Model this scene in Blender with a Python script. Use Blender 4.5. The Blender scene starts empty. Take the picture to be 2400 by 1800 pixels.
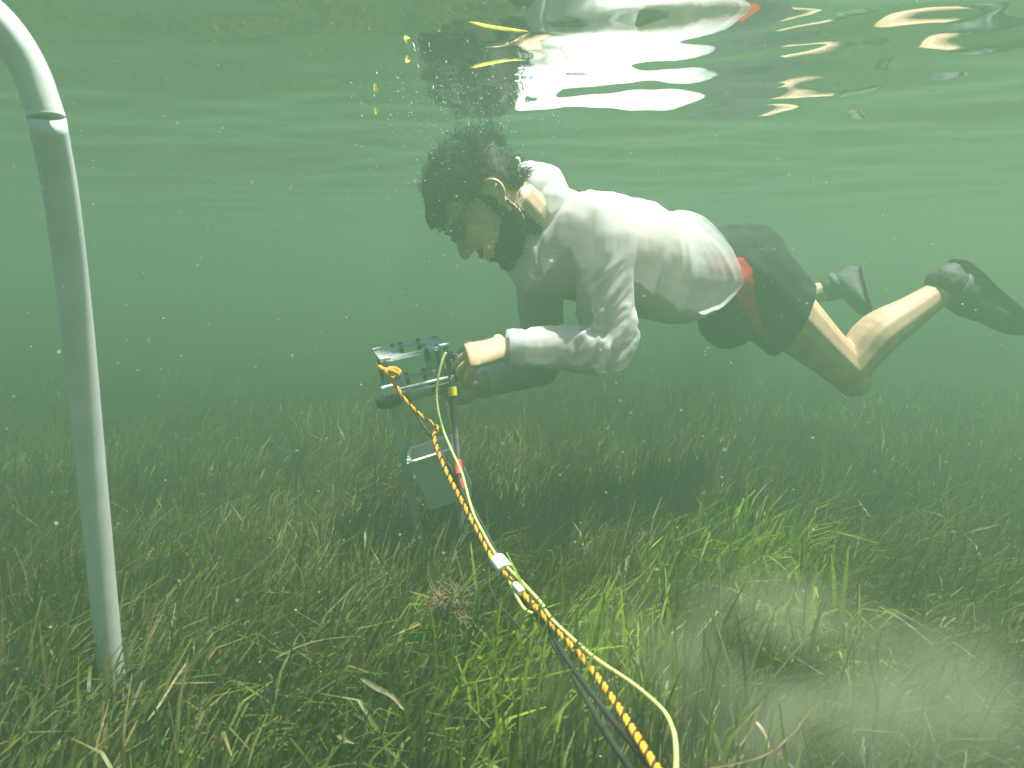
import bpy, bmesh, math, random
import numpy as np
from mathutils import Vector, Matrix, Quaternion

# ------------------------------------------------------------------ camera, world, sun, exposure
S = bpy.context.scene
COL = S.collection
R = math.radians
FPX = 1430.0                      # focal length in photograph pixels (2400 wide)
PITCH = math.atan(180.0 / FPX)
CAM = Vector((0, 0, 0.66))
SURF = CAM.z + 0.405              # water surface height above the seabed

cd = bpy.data.cameras.new('camera')
cd.sensor_width = 36.0
cd.lens = 36.0 * FPX / 2400.0
cd.clip_start = 0.01
cd.clip_end = 500
cam = bpy.data.objects.new('camera', cd)
COL.objects.link(cam)
cam.location = CAM
cam.rotation_euler = (math.pi / 2 - PITCH, 0, 0)
cd.dof.use_dof = True
cd.dof.focus_distance = 1.4
cd.dof.aperture_fstop = 6.3
S.camera = cam

SUN_EL, SUN_AZ = R(73), R(100)     # azimuth measured from +Y towards +X
world = bpy.data.worlds.new('World')
S.world = world
world.use_nodes = True
wn = world.node_tree
wn.nodes.clear()
sky = wn.nodes.new('ShaderNodeTexSky')
sky.sky_type = 'NISHITA'
sky.sun_disc = False
sky.sun_elevation = SUN_EL
sky.sun_rotation = SUN_AZ
bg = wn.nodes.new('ShaderNodeBackground')
bg.inputs['Strength'].default_value = 0.15
wo = wn.nodes.new('ShaderNodeOutputWorld')
wn.links.new(sky.outputs['Color'], bg.inputs['Color'])
wn.links.new(bg.outputs['Background'], wo.inputs['Surface'])

sl = bpy.data.lights.new('sun', 'SUN')
sl.energy = 5.0
sl.angle = R(0.6)
sl.color = (1.0, 0.96, 0.88)
sun = bpy.data.objects.new('sun', sl)
COL.objects.link(sun)
sd = Vector((math.sin(SUN_AZ) * math.cos(SUN_EL), math.cos(SUN_AZ) * math.cos(SUN_EL), math.sin(SUN_EL)))
sun.rotation_euler = sd.to_track_quat('Z', 'Y').to_euler()

S.view_settings.view_transform = 'Standard'
S.view_settings.look = 'None'
S.view_settings.gamma = 1.0
S.view_settings.use_curve_mapping = False
S.view_settings.exposure = 2.35
S.render.engine = 'CYCLES'
S.cycles.use_denoising = True
S.cycles.max_bounces = 8
S.cycles.diffuse_bounces = 3
S.cycles.glossy_bounces = 4
S.cycles.transmission_bounces = 4
S.cycles.volume_bounces = 3
S.cycles.transparent_max_bounces = 12
S.cycles.sample_clamp_indirect = 4.0
S.cycles.caustics_reflective = False
S.cycles.caustics_refractive = False

FWD = Vector((0, math.cos(PITCH), -math.sin(PITCH)))
UPV = Vector((0, math.sin(PITCH), math.cos(PITCH)))


def W(px, py, Y):
    """point of the place seen at photograph pixel (px, py) and Y metres away"""
    d = FWD + Vector(((px - 1200) / FPX, 0, 0)) + UPV * ((900 - py) / FPX)
    return CAM + d * (Y / d.y)


# ------------------------------------------------------------------ helpers
rng = np.random.default_rng(7)
random.seed(7)


def tag(o, label=None, cat=None, group=None, kind=None):
    if label: o['label'] = label
    if cat: o['category'] = cat
    if group: o['group'] = group
    if kind: o['kind'] = kind
    return o


def empty(name, loc, label, cat, group=None):
    o = bpy.data.objects.new(name, None)
    o.empty_display_size = 0.05
    COL.objects.link(o)
    o.location = loc
    tag(o, label, cat, group)
    return o


def link(name, me, mat, parent=None, smooth=True):
    o = bpy.data.objects.new(name, me)
    COL.objects.link(o)
    if mat is not None:
        me.materials.clear()
        me.materials.append(mat)
    if smooth:
        me.polygons.foreach_set('use_smooth', np.ones(len(me.polygons), dtype=bool))
    if parent is not None:
        o.parent = parent
        loc = Vector((0, 0, 0))
        p = parent
        while p is not None:
            loc += p.location
            p = p.parent
        o.location = -loc          # geometry is given in world coordinates
    return o


def obj(name, bm, mat, parent=None, smooth=True):
    me = bpy.data.meshes.new(name)
    bm.normal_update()
    bm.to_mesh(me)
    bm.free()
    return link(name, me, mat, parent, smooth)


def np_mesh(name, verts, quads):
    me = bpy.data.meshes.new(name)
    nv, nf, k = len(verts), len(quads), quads.shape[1]
    me.vertices.add(nv)
    me.vertices.foreach_set('co', np.asarray(verts, dtype=np.float32).ravel())
    me.loops.add(nf * k)
    me.loops.foreach_set('vertex_index', np.asarray(quads, dtype=np.int32).ravel())
    me.polygons.add(nf)
    me.polygons.foreach_set('loop_start', np.arange(0, nf * k, k, dtype=np.int32))
    me.update(calc_edges=True)
    return me


def set_col(me, cols, name='tint'):
    a = me.color_attributes.new(name, 'FLOAT_COLOR', 'POINT')
    c = np.ones((len(cols), 4), dtype=np.float32)
    c[:, :3] = cols
    a.data.foreach_set('color', c.ravel())


def vnoise(P, seed=0):
    P = np.asarray(P, dtype=np.float64)
    i = np.floor(P).astype(np.int64)
    f = P - i
    u = f * f * (3 - 2 * f)

    def h(x, y, z):
        n = (x * 374761393 + y * 668265263 + z * 2147483647 + seed * 1274126177) & 0xFFFFFFFF
        n = ((n ^ (n >> 13)) * 1274126177) & 0xFFFFFFFF
        n = (n ^ (n >> 16)) & 0xFFFF
        return n / 32767.5 - 1.0
    x, y, z = i[:, 0], i[:, 1], i[:, 2]
    r = 0
    for dx in (0, 1):
        wx = u[:, 0] if dx else 1 - u[:, 0]
        for dy in (0, 1):
            wy = u[:, 1] if dy else 1 - u[:, 1]
            for dz in (0, 1):
                wz = u[:, 2] if dz else 1 - u[:, 2]
                r = r + wx * wy * wz * h(x + dx, y + dy, z + dz)
    return r


def catmull(pts, n):
    """resample a list of tuples/vectors with a Catmull-Rom curve, n steps per span"""
    P = [np.array(p, dtype=float) for p in pts]
    P = [2 * P[0] - P[1]] + P + [2 * P[-1] - P[-2]]
    out = []
    for k in range(1, len(P) - 2):
        a, b, c, d = P[k - 1:k + 3]
        for j in range(n):
            t = j / n
            out.append(0.5 * (2 * b + (c - a) * t + (2 * a - 5 * b + 4 * c - d) * t * t + (3 * b - a - 3 * c + d) * t ** 3))
    out.append(P[-2])
    return out


def tube(bm, pts, rad, seg=10, side=None, cap=True, sub=4):
    """closed loft along pts; rad = list of r or (a, b): a along `side`, b across"""
    rows = []
    for p, r in zip(pts, rad):
        a, b = (r, r) if np.isscalar(r) else r
        rows.append((p[0], p[1], p[2], a, b))
    rows = catmull(rows, sub) if sub > 1 else [np.array(r) for r in rows]
    C = [Vector(r[:3]) for r in rows]
    rings = []
    prev = None
    for i, r in enumerate(rows):
        t = (C[min(i + 1, len(C) - 1)] - C[max(i - 1, 0)]).normalized()
        if side is not None:
            s = (side - t * side.dot(t)).normalized()
        elif prev is None:
            ref = Vector((0, 0, 1)) if abs(t.z) < 0.8 else Vector((0, 1, 0))
            s = t.cross(ref).normalized()
        else:
            s = (prev - t * prev.dot(t)).normalized()
        prev = s
        n = t.cross(s)
        rings.append([bm.verts.new(C[i] + s * (max(r[3], 1e-4) * math.cos(2 * math.pi * k / seg)) + n * (max(r[4], 1e-4) * math.sin(2 * math.pi * k / seg))) for k in range(seg)])
    for A, B in zip(rings, rings[1:]):
        for k in range(seg):
            bm.faces.new((A[k], A[(k + 1) % seg], B[(k + 1) % seg], B[k]))
    if cap:
        bm.faces.new(rings[0][::-1])
        bm.faces.new(rings[-1])
    return rings


def ball(bm, c, r, axes=None, sub=2):
    """ellipsoid; r scalar or 3 radii along axes (3 vectors)"""
    r = (r, r, r) if np.isscalar(r) else r
    ax = axes or (Vector((1, 0, 0)), Vector((0, 1, 0)), Vector((0, 0, 1)))
    g = bmesh.ops.create_icosphere(bm, subdivisions=sub, radius=1.0)
    for v in g['verts']:
        q = v.co
        v.co = Vector(c) + ax[0] * (q.x * r[0]) + ax[1] * (q.y * r[1]) + ax[2] * (q.z * r[2])


def limb(bm, pts, rad, seg=14, side=None, sub=4):
    """tube with rounded ends"""
    tube(bm, pts, rad, seg, side, True, sub)
    for p, r in ((pts[0], rad[0]), (pts[-1], rad[-1])):
        rr = r if np.isscalar(r) else min(r)
        ball(bm, p, rr * 0.99)


def remesh(bm, voxel, smooth=6, fac=0.5):
    me = bpy.data.meshes.new('tmp')
    bm.to_mesh(me)
    bm.free()
    o = bpy.data.objects.new('tmp', me)
    COL.objects.link(o)
    m = o.modifiers.new('r', 'REMESH')
    m.mode = 'VOXEL'
    m.voxel_size = voxel
    if smooth:
        m = o.modifiers.new('s', 'SMOOTH')
        m.factor = fac
        m.iterations = smooth
    dg = bpy.context.evaluated_depsgraph_get()
    dg.update()
    out = bpy.data.meshes.new_from_object(o.evaluated_get(dg))
    bpy.data.objects.remove(o)
    bpy.data.meshes.remove(me)
    return out


def get_co(me):
    a = np.empty(len(me.vertices) * 3, dtype=np.float32)
    me.vertices.foreach_get('co', a)
    return a.reshape(-1, 3).astype(np.float64)


def get_no(me):
    a = np.empty(len(me.vertices) * 3, dtype=np.float32)
    me.vertex_normals.foreach_get('vector', a)
    return a.reshape(-1, 3).astype(np.float64)


def set_co(me, P):
    me.vertices.foreach_set('co', P.astype(np.float32).ravel())
    me.update()


def box(bm, c, h, ax, bev=0.0):
    """box with centre c, half sizes h along the axes ax"""
    g = bmesh.ops.create_cube(bm, size=2.0)
    for v in g['verts']:
        q = v.co.copy()
        v.co = Vector(c) + ax[0] * (q.x * h[0]) + ax[1] * (q.y * h[1]) + ax[2] * (q.z * h[2])
    if bev:
        es = list({e for v in g['verts'] for e in v.link_edges})
        bmesh.ops.bevel(bm, geom=es, offset=bev, segments=2, profile=0.6, affect='EDGES')


# ------------------------------------------------------------------ materials
def mat(name):
    m = bpy.data.materials.new(name)
    m.use_nodes = True
    n = m.node_tree.nodes
    n.clear()
    out = n.new('ShaderNodeOutputMaterial')
    return m, n, m.node_tree.links, out


def simple(name, col, rough=0.6, col2=None, scale=30.0, bump=0.0, bscale=None, metal=0.0, spec=0.5, transl=0.0, transp=0.0, detail=4.0, emit=None):
    m, n, l, out = mat(name)
    p = n.new('ShaderNodeBsdfPrincipled')
    p.inputs['Roughness'].default_value = rough
    p.inputs['Metallic'].default_value = metal
    p.inputs['Specular IOR Level'].default_value = spec
    tc = n.new('ShaderNodeTexCoord')
    nz = n.new('ShaderNodeTexNoise')
    nz.inputs['Scale'].default_value = scale
    nz.inputs['Detail'].default_value = detail
    l.new(tc.outputs['Object'], nz.inputs['Vector'])
    mx = n.new('ShaderNodeMix')
    mx.data_type = 'RGBA'
    mx.inputs['A'].default_value = (*col, 1)
    mx.inputs['B'].default_value = (*(col2 or [c * 0.8 for c in col]), 1)
    rmp = n.new('ShaderNodeMapRange')
    rmp.inputs['From Min'].default_value = 0.35
    rmp.inputs['From Max'].default_value = 0.65
    l.new(nz.outputs['Fac'], rmp.inputs['Value'])
    l.new(rmp.outputs['Result'], mx.inputs['Factor'])
    l.new(mx.outputs['Result'], p.inputs['Base Color'])
    if bump:
        b = n.new('ShaderNodeBump')
        b.inputs['Strength'].default_value = bump
        b.inputs['Distance'].default_value = 0.004
        nb = n.new('ShaderNodeTexNoise')
        nb.inputs['Scale'].default_value = bscale or scale * 3
        nb.inputs['Detail'].default_value = 3
        l.new(tc.outputs['Object'], nb.inputs['Vector'])
        l.new(nb.outputs['Fac'], b.inputs['Height'])
        l.new(b.outputs['Normal'], p.inputs['Normal'])
    sh = p.outputs['BSDF']
    if transl:
        t = n.new('ShaderNodeBsdfTranslucent')
        l.new(mx.outputs['Result'], t.inputs['Color'])
        ms = n.new('ShaderNodeMixShader')
        ms.inputs['Fac'].default_value = transl
        l.new(sh, ms.inputs[1])
        l.new(t.outputs['BSDF'], ms.inputs[2])
        sh = ms.outputs['Shader']
    if transp:
        t = n.new('ShaderNodeBsdfTransparent')
        ms = n.new('ShaderNodeMixShader')
        ms.inputs['Fac'].default_value = transp
        l.new(sh, ms.inputs[1])
        l.new(t.outputs['BSDF'], ms.inputs[2])
        sh = ms.outputs['Shader']
    l.new(sh, out.inputs['Surface'])
    return m


def water_mat():
    m, n, l, out = mat('water_surface')
    fr = n.new('ShaderNodeFresnel')
    fr.inputs['IOR'].default_value = 1.333
    tr = n.new('ShaderNodeBsdfTransparent')
    tr.inputs['Color'].default_value = (0.97, 1.0, 0.98, 1)
    gl = n.new('ShaderNodeBsdfGlossy')
    gl.inputs['Roughness'].default_value = 0.035
    gl.inputs['Color'].default_value = (1, 1, 1, 1)
    mx = n.new('ShaderNodeMixShader')
    l.new(fr.outputs['Fac'], mx.inputs['Fac'])
    l.new(tr.outputs['BSDF'], mx.inputs[1])
    l.new(gl.outputs['BSDF'], mx.inputs[2])
    l.new(mx.outputs['Shader'], out.inputs['Surface'])
    return m


def leaf_mat(name, rough=0.45, transl=0.4, mottle=0.35):
    m, n, l, out = mat(name)
    at = n.new('ShaderNodeAttribute')
    at.attribute_name = 'tint'
    tc = n.new('ShaderNodeTexCoord')
    nz = n.new('ShaderNodeTexNoise')
    nz.inputs['Scale'].default_value = 90
    nz.inputs['Detail'].default_value = 3
    l.new(tc.outputs['Object'], nz.inputs['Vector'])
    mr = n.new('ShaderNodeMapRange')
    mr.inputs['From Min'].default_value = 0.3
    mr.inputs['From Max'].default_value = 0.7
    mr.inputs['To Min'].default_value = 1 - mottle
    mr.inputs['To Max'].default_value = 1 + mottle
    l.new(nz.outputs['Fac'], mr.inputs['Value'])
    vm = n.new('ShaderNodeVectorMath')
    vm.operation = 'SCALE'
    l.new(at.outputs['Color'], vm.inputs[0])
    l.new(mr.outputs['Result'], vm.inputs['Scale'])
    p = n.new('ShaderNodeBsdfPrincipled')
    p.inputs['Roughness'].default_value = rough
    p.inputs['Specular IOR Level'].default_value = 0.35
    l.new(vm.outputs['Vector'], p.inputs['Base Color'])
    t = n.new('ShaderNodeBsdfTranslucent')
    l.new(vm.outputs['Vector'], t.inputs['Color'])
    ms = n.new('ShaderNodeMixShader')
    ms.inputs['Fac'].default_value = transl
    l.new(p.outputs['BSDF'], ms.inputs[1])
    l.new(t.outputs['BSDF'], ms.inputs[2])
    l.new(ms.outputs['Shader'], out.inputs['Surface'])
    return m


M = dict(
    water=water_mat(),
    seabed=simple('seabed_mud', (0.075, 0.075, 0.045), 0.95, (0.035, 0.042, 0.025), 14, 0.6, 60),
    leaf=leaf_mat('seagrass_leaf'),
    deadleaf=leaf_mat('dead_leaf', 0.6, 0.25, 0.5),
    pvc=simple('white_pvc', (0.74, 0.77, 0.77), 0.35, (0.62, 0.67, 0.63), 16, 0.03, 120, detail=8),
    skin=simple('skin', (0.60, 0.42, 0.27), 0.55, (0.50, 0.33, 0.20), 26, 0.15, 220),
    shirt=simple('white_shirt_cloth', (0.80, 0.83, 0.84), 0.8, (0.74, 0.77, 0.78), 18, 0.12, 500, transl=0.58, transp=0.10, spec=0.2),
    shorts=simple('black_shorts_cloth', (0.012, 0.013, 0.016), 0.9, (0.026, 0.027, 0.030), 25, 0.25, 260, spec=0.1),
    red=simple('red_cloth', (0.80, 0.03, 0.035), 0.8, (0.45, 0.02, 0.025), 30, 0.2, 260, spec=0.25),
    shoe=simple('black_neoprene', (0.022, 0.025, 0.028), 0.7, (0.05, 0.048, 0.05), 28, 0.35, 200),
    sole=simple('black_rubber', (0.028, 0.024, 0.024), 0.75, (0.05, 0.04, 0.038), 40, 0.3, 150),
    hair=simple('dark_hair', (0.014, 0.012, 0.013), 0.75, (0.028, 0.024, 0.024), 40, spec=0.2),
    lens=simple('dark_goggle_lens', (0.02, 0.05, 0.06), 0.15, (0.03, 0.07, 0.08), 10),
    strap=simple('goggle_strap', (0.10, 0.14, 0.15), 0.6),
    steel=simple('dull_stainless', (0.50, 0.53, 0.51), 0.4, (0.38, 0.42, 0.40), 18, 0.1, 90, metal=0.4),
    tray=simple('brushed_tray', (0.66, 0.69, 0.67), 0.45, (0.55, 0.60, 0.57), 14, 0.1, 90, metal=0.1),
    black=simple('black_plastic', (0.015, 0.016, 0.018), 0.5, (0.03, 0.03, 0.03), 30),
    white=simple('white_plastic', (0.80, 0.80, 0.78), 0.4, (0.7, 0.7, 0.68), 40),
    orange=simple('orange_rope_yarn', (0.78, 0.38, 0.015), 0.75, (0.62, 0.25, 0.01), 120, 0.4, 900),
    blackyarn=simple('black_rope_yarn', (0.02, 0.017, 0.015), 0.8, (0.04, 0.03, 0.025), 120, 0.4, 900),
    lime=simple('lime_cable_jacket', (0.50, 0.58, 0.20), 0.45, (0.42, 0.5, 0.16), 60),
    cable=simple('black_cable_jacket', (0.016, 0.016, 0.018), 0.6, (0.035, 0.03, 0.026), 40, spec=0.3),
    yellow=simple('yellow_tape', (0.75, 0.66, 0.02), 0.45, (0.65, 0.56, 0.02), 60),
    redtape=simple('red_tape', (0.68, 0.04, 0.03), 0.45, (0.55, 0.03, 0.03), 60),
    fleck=simple('pale_flecks', (0.55, 0.56, 0.48), 0.8, (0.40, 0.38, 0.28), 30),
    brown=simple('brown_roots', (0.20, 0.145, 0.07), 0.85, (0.11, 0.08, 0.04), 80),
)


def acrylic():
    m, n, l, out = mat('clear_acrylic')
    fr = n.new('ShaderNodeFresnel')
    fr.inputs['IOR'].default_value = 1.35
    tr = n.new('ShaderNodeBsdfTransparent')
    tr.inputs['Color'].default_value = (0.72, 0.80, 0.78, 1)
    p = n.new('ShaderNodeBsdfPrincipled')
    p.inputs['Base Color'].default_value = (0.55, 0.60, 0.58, 1)
    p.inputs['Roughness'].default_value = 0.18
    tc = n.new('ShaderNodeTexCoord')
    nz = n.new('ShaderNodeTexNoise')
    nz.inputs['Scale'].default_value = 45
    l.new(tc.outputs['Object'], nz.inputs['Vector'])
    ad = n.new('ShaderNodeMath')
    ad.operation = 'MULTIPLY_ADD'
    l.new(nz.outputs['Fac'], ad.inputs[0])
    ad.inputs[1].default_value = 0.35
    l.new(fr.outputs['Fac'], ad.inputs[2])
    mx = n.new('ShaderNodeMixShader')
    l.new(ad.outputs['Value'], mx.inputs['Fac'])
    l.new(tr.outputs['BSDF'], mx.inputs[1])
    l.new(p.outputs['BSDF'], mx.inputs[2])
    l.new(mx.outputs['Shader'], out.inputs['Surface'])
    return m


M['acrylic'] = acrylic()

# ------------------------------------------------------------------ setting: seabed, water surface, haze
def axis(fine0, fine1, step, lo, hi, grow=1.12):
    a = list(np.arange(fine0, fine1, step))
    s, x = step, a[-1]
    while x < hi:
        s *= grow
        x += s
        a.append(min(x, hi))
    s, x, b = step, a[0], []
    while x > lo:
        s *= grow
        x -= s
        b.append(max(x, lo))
    return np.array(b[::-1] + a)


def grid_mesh(name, xs, ys, zf):
    X, Y = np.meshgrid(xs, ys, indexing='xy')
    Z = zf(X, Y)
    V = np.stack([X, Y, Z], -1).reshape(-1, 3)
    nx, ny = len(xs), len(ys)
    i = np.arange(ny - 1)[:, None] * nx + np.arange(nx - 1)[None, :]
    Q = np.stack([i, i + 1, i + 1 + nx, i + nx], -1).reshape(-1, 4)
    return np_mesh(name, V, Q)


def bed_z(X, Y):
    P = np.stack([X.ravel(), Y.ravel(), np.zeros(X.size)], -1)
    z = 0.035 * vnoise(P * 1.3, 3) + 0.015 * vnoise(P * 4.0, 4) + 0.004 * vnoise(P * 15, 5)
    return z.reshape(X.shape)


seabed = link('seabed', grid_mesh('seabed', axis(-2, 2, 0.05, -40, 40), axis(0, 4, 0.05, -20, 60), bed_z), M['seabed'])
tag(seabed, 'dark muddy seabed under the seagrass', kind='structure')

wr = np.random.default_rng(11)
WAVES = []
for lam, amp, n in ((0.95, 0.0044, 5), (0.48, 0.0024, 6), (0.24, 0.0014, 9), (0.12, 0.00072, 12), (0.065, 0.00024, 12)):
    for _ in range(n):
        ang = wr.normal(math.pi / 2 - 0.12, 0.42)
        L = lam * wr.uniform(0.75, 1.3)
        WAVES.append((2 * math.pi / L * math.cos(ang), 2 * math.pi / L * math.sin(ang), wr.uniform(0, 6.283), amp * wr.uniform(0.6, 1.2) / math.sqrt(n) * 1.6))


def surf_z(X, Y):
    z = np.full(X.shape, SURF)
    dist = np.sqrt(X ** 2 + (Y - 1) ** 2)
    for kx, ky, ph, a in WAVES:
        k = math.hypot(kx, ky)
        fade = np.clip(1.6 - dist * k / 90.0, 0, 1)      # waves finer than the far grid can carry die out there
        z = z + a * fade * np.sin(kx * X + ky * Y + ph + 0.5 * np.sin(0.7 * X + 0.4 * Y + ph))
    return z


water = link('water_surface', grid_mesh('water_surface', axis(-2.6, 2.6, 0.014, -40, 40, 1.08), axis(-0.2, 4.2, 0.012, -20, 60, 1.08), surf_z), M['water'])
tag(water, 'rippled underside of the sea surface', kind='structure')

bm = bmesh.new()
bmesh.ops.create_cube(bm, size=1.0)
for v in bm.verts:
    v.co = Vector((v.co.x * 78, v.co.y * 78 + 20, (SURF + 0.06 if v.co.z > 0 else -1.1)))
haze = obj('haze', bm, None, None, False)
hm, n_, l_, out_ = mat('green_sea_water')
pv = n_.new('ShaderNodeVolumePrincipled')
pv.inputs['Color'].default_value = (0.118, 0.205, 0.126, 1)
pv.inputs['Density'].default_value = 0.55
pv.inputs['Anisotropy'].default_value = 0.30
pv.inputs['Absorption Color'].default_value = (0.0, 0.0, 0.0, 1)
l_.new(pv.outputs['Volume'], out_.inputs['Volume'])
haze.data.materials.append(hm)
tag(haze, 'cloudy green sea water', kind='stuff')

# ------------------------------------------------------------------ seagrass meadow
GREEN = np.array([[0.062, 0.095, 0.012], [0.085, 0.112, 0.014], [0.098, 0.110, 0.017], [0.082, 0.082, 0.020]])
TAN = np.array([0.24, 0.19, 0.08])
FRESH_SUNLIT = np.array([0.17, 0.25, 0.018])  # young-leaf green, also used to paint the sunlit patches


def blades(root, h, w, az, lean, curl, face, tint, tipc, segs=4):
    """leaf strips: root (B,3), height, width, lean azimuth, lean, curl, facing azimuth, colours"""
    B = len(root)
    s = np.linspace(0, 1, segs + 1)[None, :]
    ld = np.stack([np.cos(az), np.sin(az)], -1)
    a = lean[:, None] * (0.35 * s + 0.65 * s ** 2) + curl[:, None] * s ** 3
    a = np.clip(a, -2.6, 2.6)
    ds = h[:, None] / segs
    mid = (a[:, 1:] + a[:, :-1]) / 2
    hx = np.concatenate([np.zeros((B, 1)), np.cumsum(np.sin(mid) * ds, 1)], 1)
    hz = np.concatenate([np.zeros((B, 1)), np.cumsum(np.cos(mid) * ds, 1)], 1)
    C = np.zeros((B, segs + 1, 3))
    C[:, :, 0] = root[:, None, 0] + hx * ld[:, None, 0]
    C[:, :, 1] = root[:, None, 1] + hx * ld[:, None, 1]
    C[:, :, 2] = root[:, None, 2] + hz
    sd_ = np.stack([np.cos(face), np.sin(face), np.zeros(B)], -1)
    wd = w[:, None] * (0.75 + 0.25 * np.sin(np.pi * s)) * np.where(s > 0.99, 0.35, 1.0)
    V = np.stack([C - sd_[:, None, :] * wd[:, :, None] / 2, C + sd_[:, None, :] * wd[:, :, None] / 2], 2)
    V = V.reshape(-1, 3)
    k = (segs + 1) * 2
    i = np.arange(B)[:, None] * k + np.arange(segs)[None, :] * 2
    Q = np.stack([i, i + 1, i + 3, i + 2], -1).reshape(-1, 4)
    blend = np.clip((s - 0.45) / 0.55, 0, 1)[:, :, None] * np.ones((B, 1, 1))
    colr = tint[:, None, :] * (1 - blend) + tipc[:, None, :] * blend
    colr = np.repeat(colr[:, :, None, :], 2, 2).reshape(-1, 3)
    return V, Q, colr


def ground_pts(n, y0, y1, rg):
    Y = np.sqrt(rg.uniform(y0 * y0, y1 * y1, n)) if y0 > 0 else rg.uniform(y0, y1, n)
    X = rg.uniform(-1, 1, n) * (0.98 * Y + 0.55)
    return X, Y


# patches of young leaves with sunlit brightness painted into their tint: (x, y, radius)
SUNLIT_PATCH = []
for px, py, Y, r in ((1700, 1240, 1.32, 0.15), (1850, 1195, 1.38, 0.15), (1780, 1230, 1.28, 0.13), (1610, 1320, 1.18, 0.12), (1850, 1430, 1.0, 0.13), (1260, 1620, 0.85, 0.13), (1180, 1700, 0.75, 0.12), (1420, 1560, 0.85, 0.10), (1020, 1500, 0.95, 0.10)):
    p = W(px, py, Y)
    SUNLIT_PATCH.append((p.x, p.y, r))

allV, allQ, allC, off = [], [], [], 0
for n, y0, y1, hs, ws in ((58000, 0.22, 1.5, 1.0, 0.0043), (52000, 1.5, 3.0, 1.0, 0.0056), (34000, 3.0, 5.2, 1.0, 0.0085), (24000, 5.2, 9.0, 1.0, 0.013), (9000, 9.0, 16.0, 1.05, 0.03)):
    X, Y = ground_pts(n, y0, y1, rng)
    P = np.stack([X, Y, np.zeros(n)], -1)
    cl = vnoise(P * 2.2, 21)
    keep = rng.uniform(0, 1, n) < np.clip(0.85 + 0.5 * cl, 0.25, 1)
    X, Y, P, cl = X[keep], Y[keep], P[keep], cl[keep]
    n = len(X)
    P[:, 2] = bed_z(X[None], Y[None])[0] - 0.01
    h = hs * rng.gamma(9, 0.0185, n).clip(0.06, 0.30) * (1 + 0.25 * vnoise(P * 1.1 + 9, 22)) * (0.85 + 0.0 * X)
    h *= np.clip(0.45 + 0.65 * Y, 0.62, 1.0)
    w = ws * rng.uniform(0.6, 1.35, n)
    sway = 0.4 + 1.6 * vnoise(P * 0.9 + 4, 23) + 1.5 * vnoise(P * 5 + 2, 26)
    az = sway + rng.normal(0, 0.55, n)
    lean = np.abs(rng.normal(0.55, 0.35, n)) + 0.35 * vnoise(P * 3.5, 27)
    curl = rng.normal(0.55, 0.7, n)
    face = rng.uniform(0, math.pi, n)
    tint = GREEN[rng.integers(0, 4, n)] * rng.uniform(0.7, 1.3, (n, 1))
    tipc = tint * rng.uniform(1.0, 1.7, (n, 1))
    old = rng.uniform(0, 1, n) < 0.22 + 0.25 * vnoise(P * 1.7 + 3, 25)
    tipc[old] = TAN * rng.uniform(0.35, 1.3, (old.sum(), 1))
    dead = rng.uniform(0, 1, n) < 0.07
    tint[dead] = TAN * rng.uniform(0.5, 1.0, (dead.sum(), 1))
    yel = rng.uniform(0, 1, n) < 0.18
    tint[yel] = FRESH_SUNLIT * rng.uniform(0.5, 0.9, (yel.sum(), 1))
    for (qx, qy, r) in SUNLIT_PATCH:
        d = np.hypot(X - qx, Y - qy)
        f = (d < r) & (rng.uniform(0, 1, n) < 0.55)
        tint[f] = FRESH_SUNLIT * rng.uniform(0.7, 1.3, (f.sum(), 1))
        tipc[f] = FRESH_SUNLIT * rng.uniform(1.1, 1.9, (f.sum(), 1))  # tips raised further, sunlight put into the leaf colour
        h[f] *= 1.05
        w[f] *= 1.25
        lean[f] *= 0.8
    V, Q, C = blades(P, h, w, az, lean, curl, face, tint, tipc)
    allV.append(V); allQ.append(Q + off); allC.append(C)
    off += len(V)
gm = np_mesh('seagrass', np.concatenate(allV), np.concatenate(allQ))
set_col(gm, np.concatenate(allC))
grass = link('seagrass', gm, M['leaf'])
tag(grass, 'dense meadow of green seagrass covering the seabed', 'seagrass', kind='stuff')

# ------------------------------------------------------------------ the swimmer
root = empty('person', W(1500, 640, 1.58), 'man swimming in white long sleeved shirt and black shorts beside the instrument', 'person')

# head frame
HF = Vector((-0.56, -0.10, -0.83)).normalized()       # where the face looks
HL = Vector((-0.05, -1, 0.02))
HL = (HL - HF * HL.dot(HF)).normalized()              # his left, towards the camera
HU = HL.cross(HF)
if HU.z < 0: HU = -HU
HC = W(1152, 484, 1.39)


def H(f, u, l):
    return HC + HF * f + HU * u + HL * l


AX = (HF, HU, HL)
bm = bmesh.new()
# skull, face, jaw
ball(bm, H(-0.005, 0.035, 0), (0.098, 0.088, 0.076), AX, 3)
ball(bm, H(0.035, 0.000, 0), (0.062, 0.085, 0.064), AX, 3)
tube(bm, [H(0.035, 0.05, 0), H(0.052, 0.0, 0), H(0.056, -0.045, 0), H(0.058, -0.085, 0), H(0.060, -0.104, 0)],
     [(0.060, 0.045), (0.060, 0.045), (0.054, 0.042), (0.040, 0.034), (0.020, 0.020)], 18, HL)
limb(bm, [H(-0.005, -0.02, 0.060), H(0.005, -0.068, 0.054), H(0.058, -0.098, 0.018)], [0.016, 0.018, 0.018])
limb(bm, [H(-0.005, -0.02, -0.060), H(0.005, -0.068, -0.054), H(0.058, -0.098, -0.018)], [0.016, 0.018, 0.018])
ball(bm, H(0.082, -0.098, 0), 0.019)                                   # chin
limb(bm, [H(0.090, 0.034, 0), H(0.108, 0.008, 0), H(0.121, -0.010, 0)], [0.009, 0.011, 0.0125])   # nose
ball(bm, H(0.108, -0.013, 0.011), 0.0095)
ball(bm, H(0.108, -0.013, -0.011), 0.0095)
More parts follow.
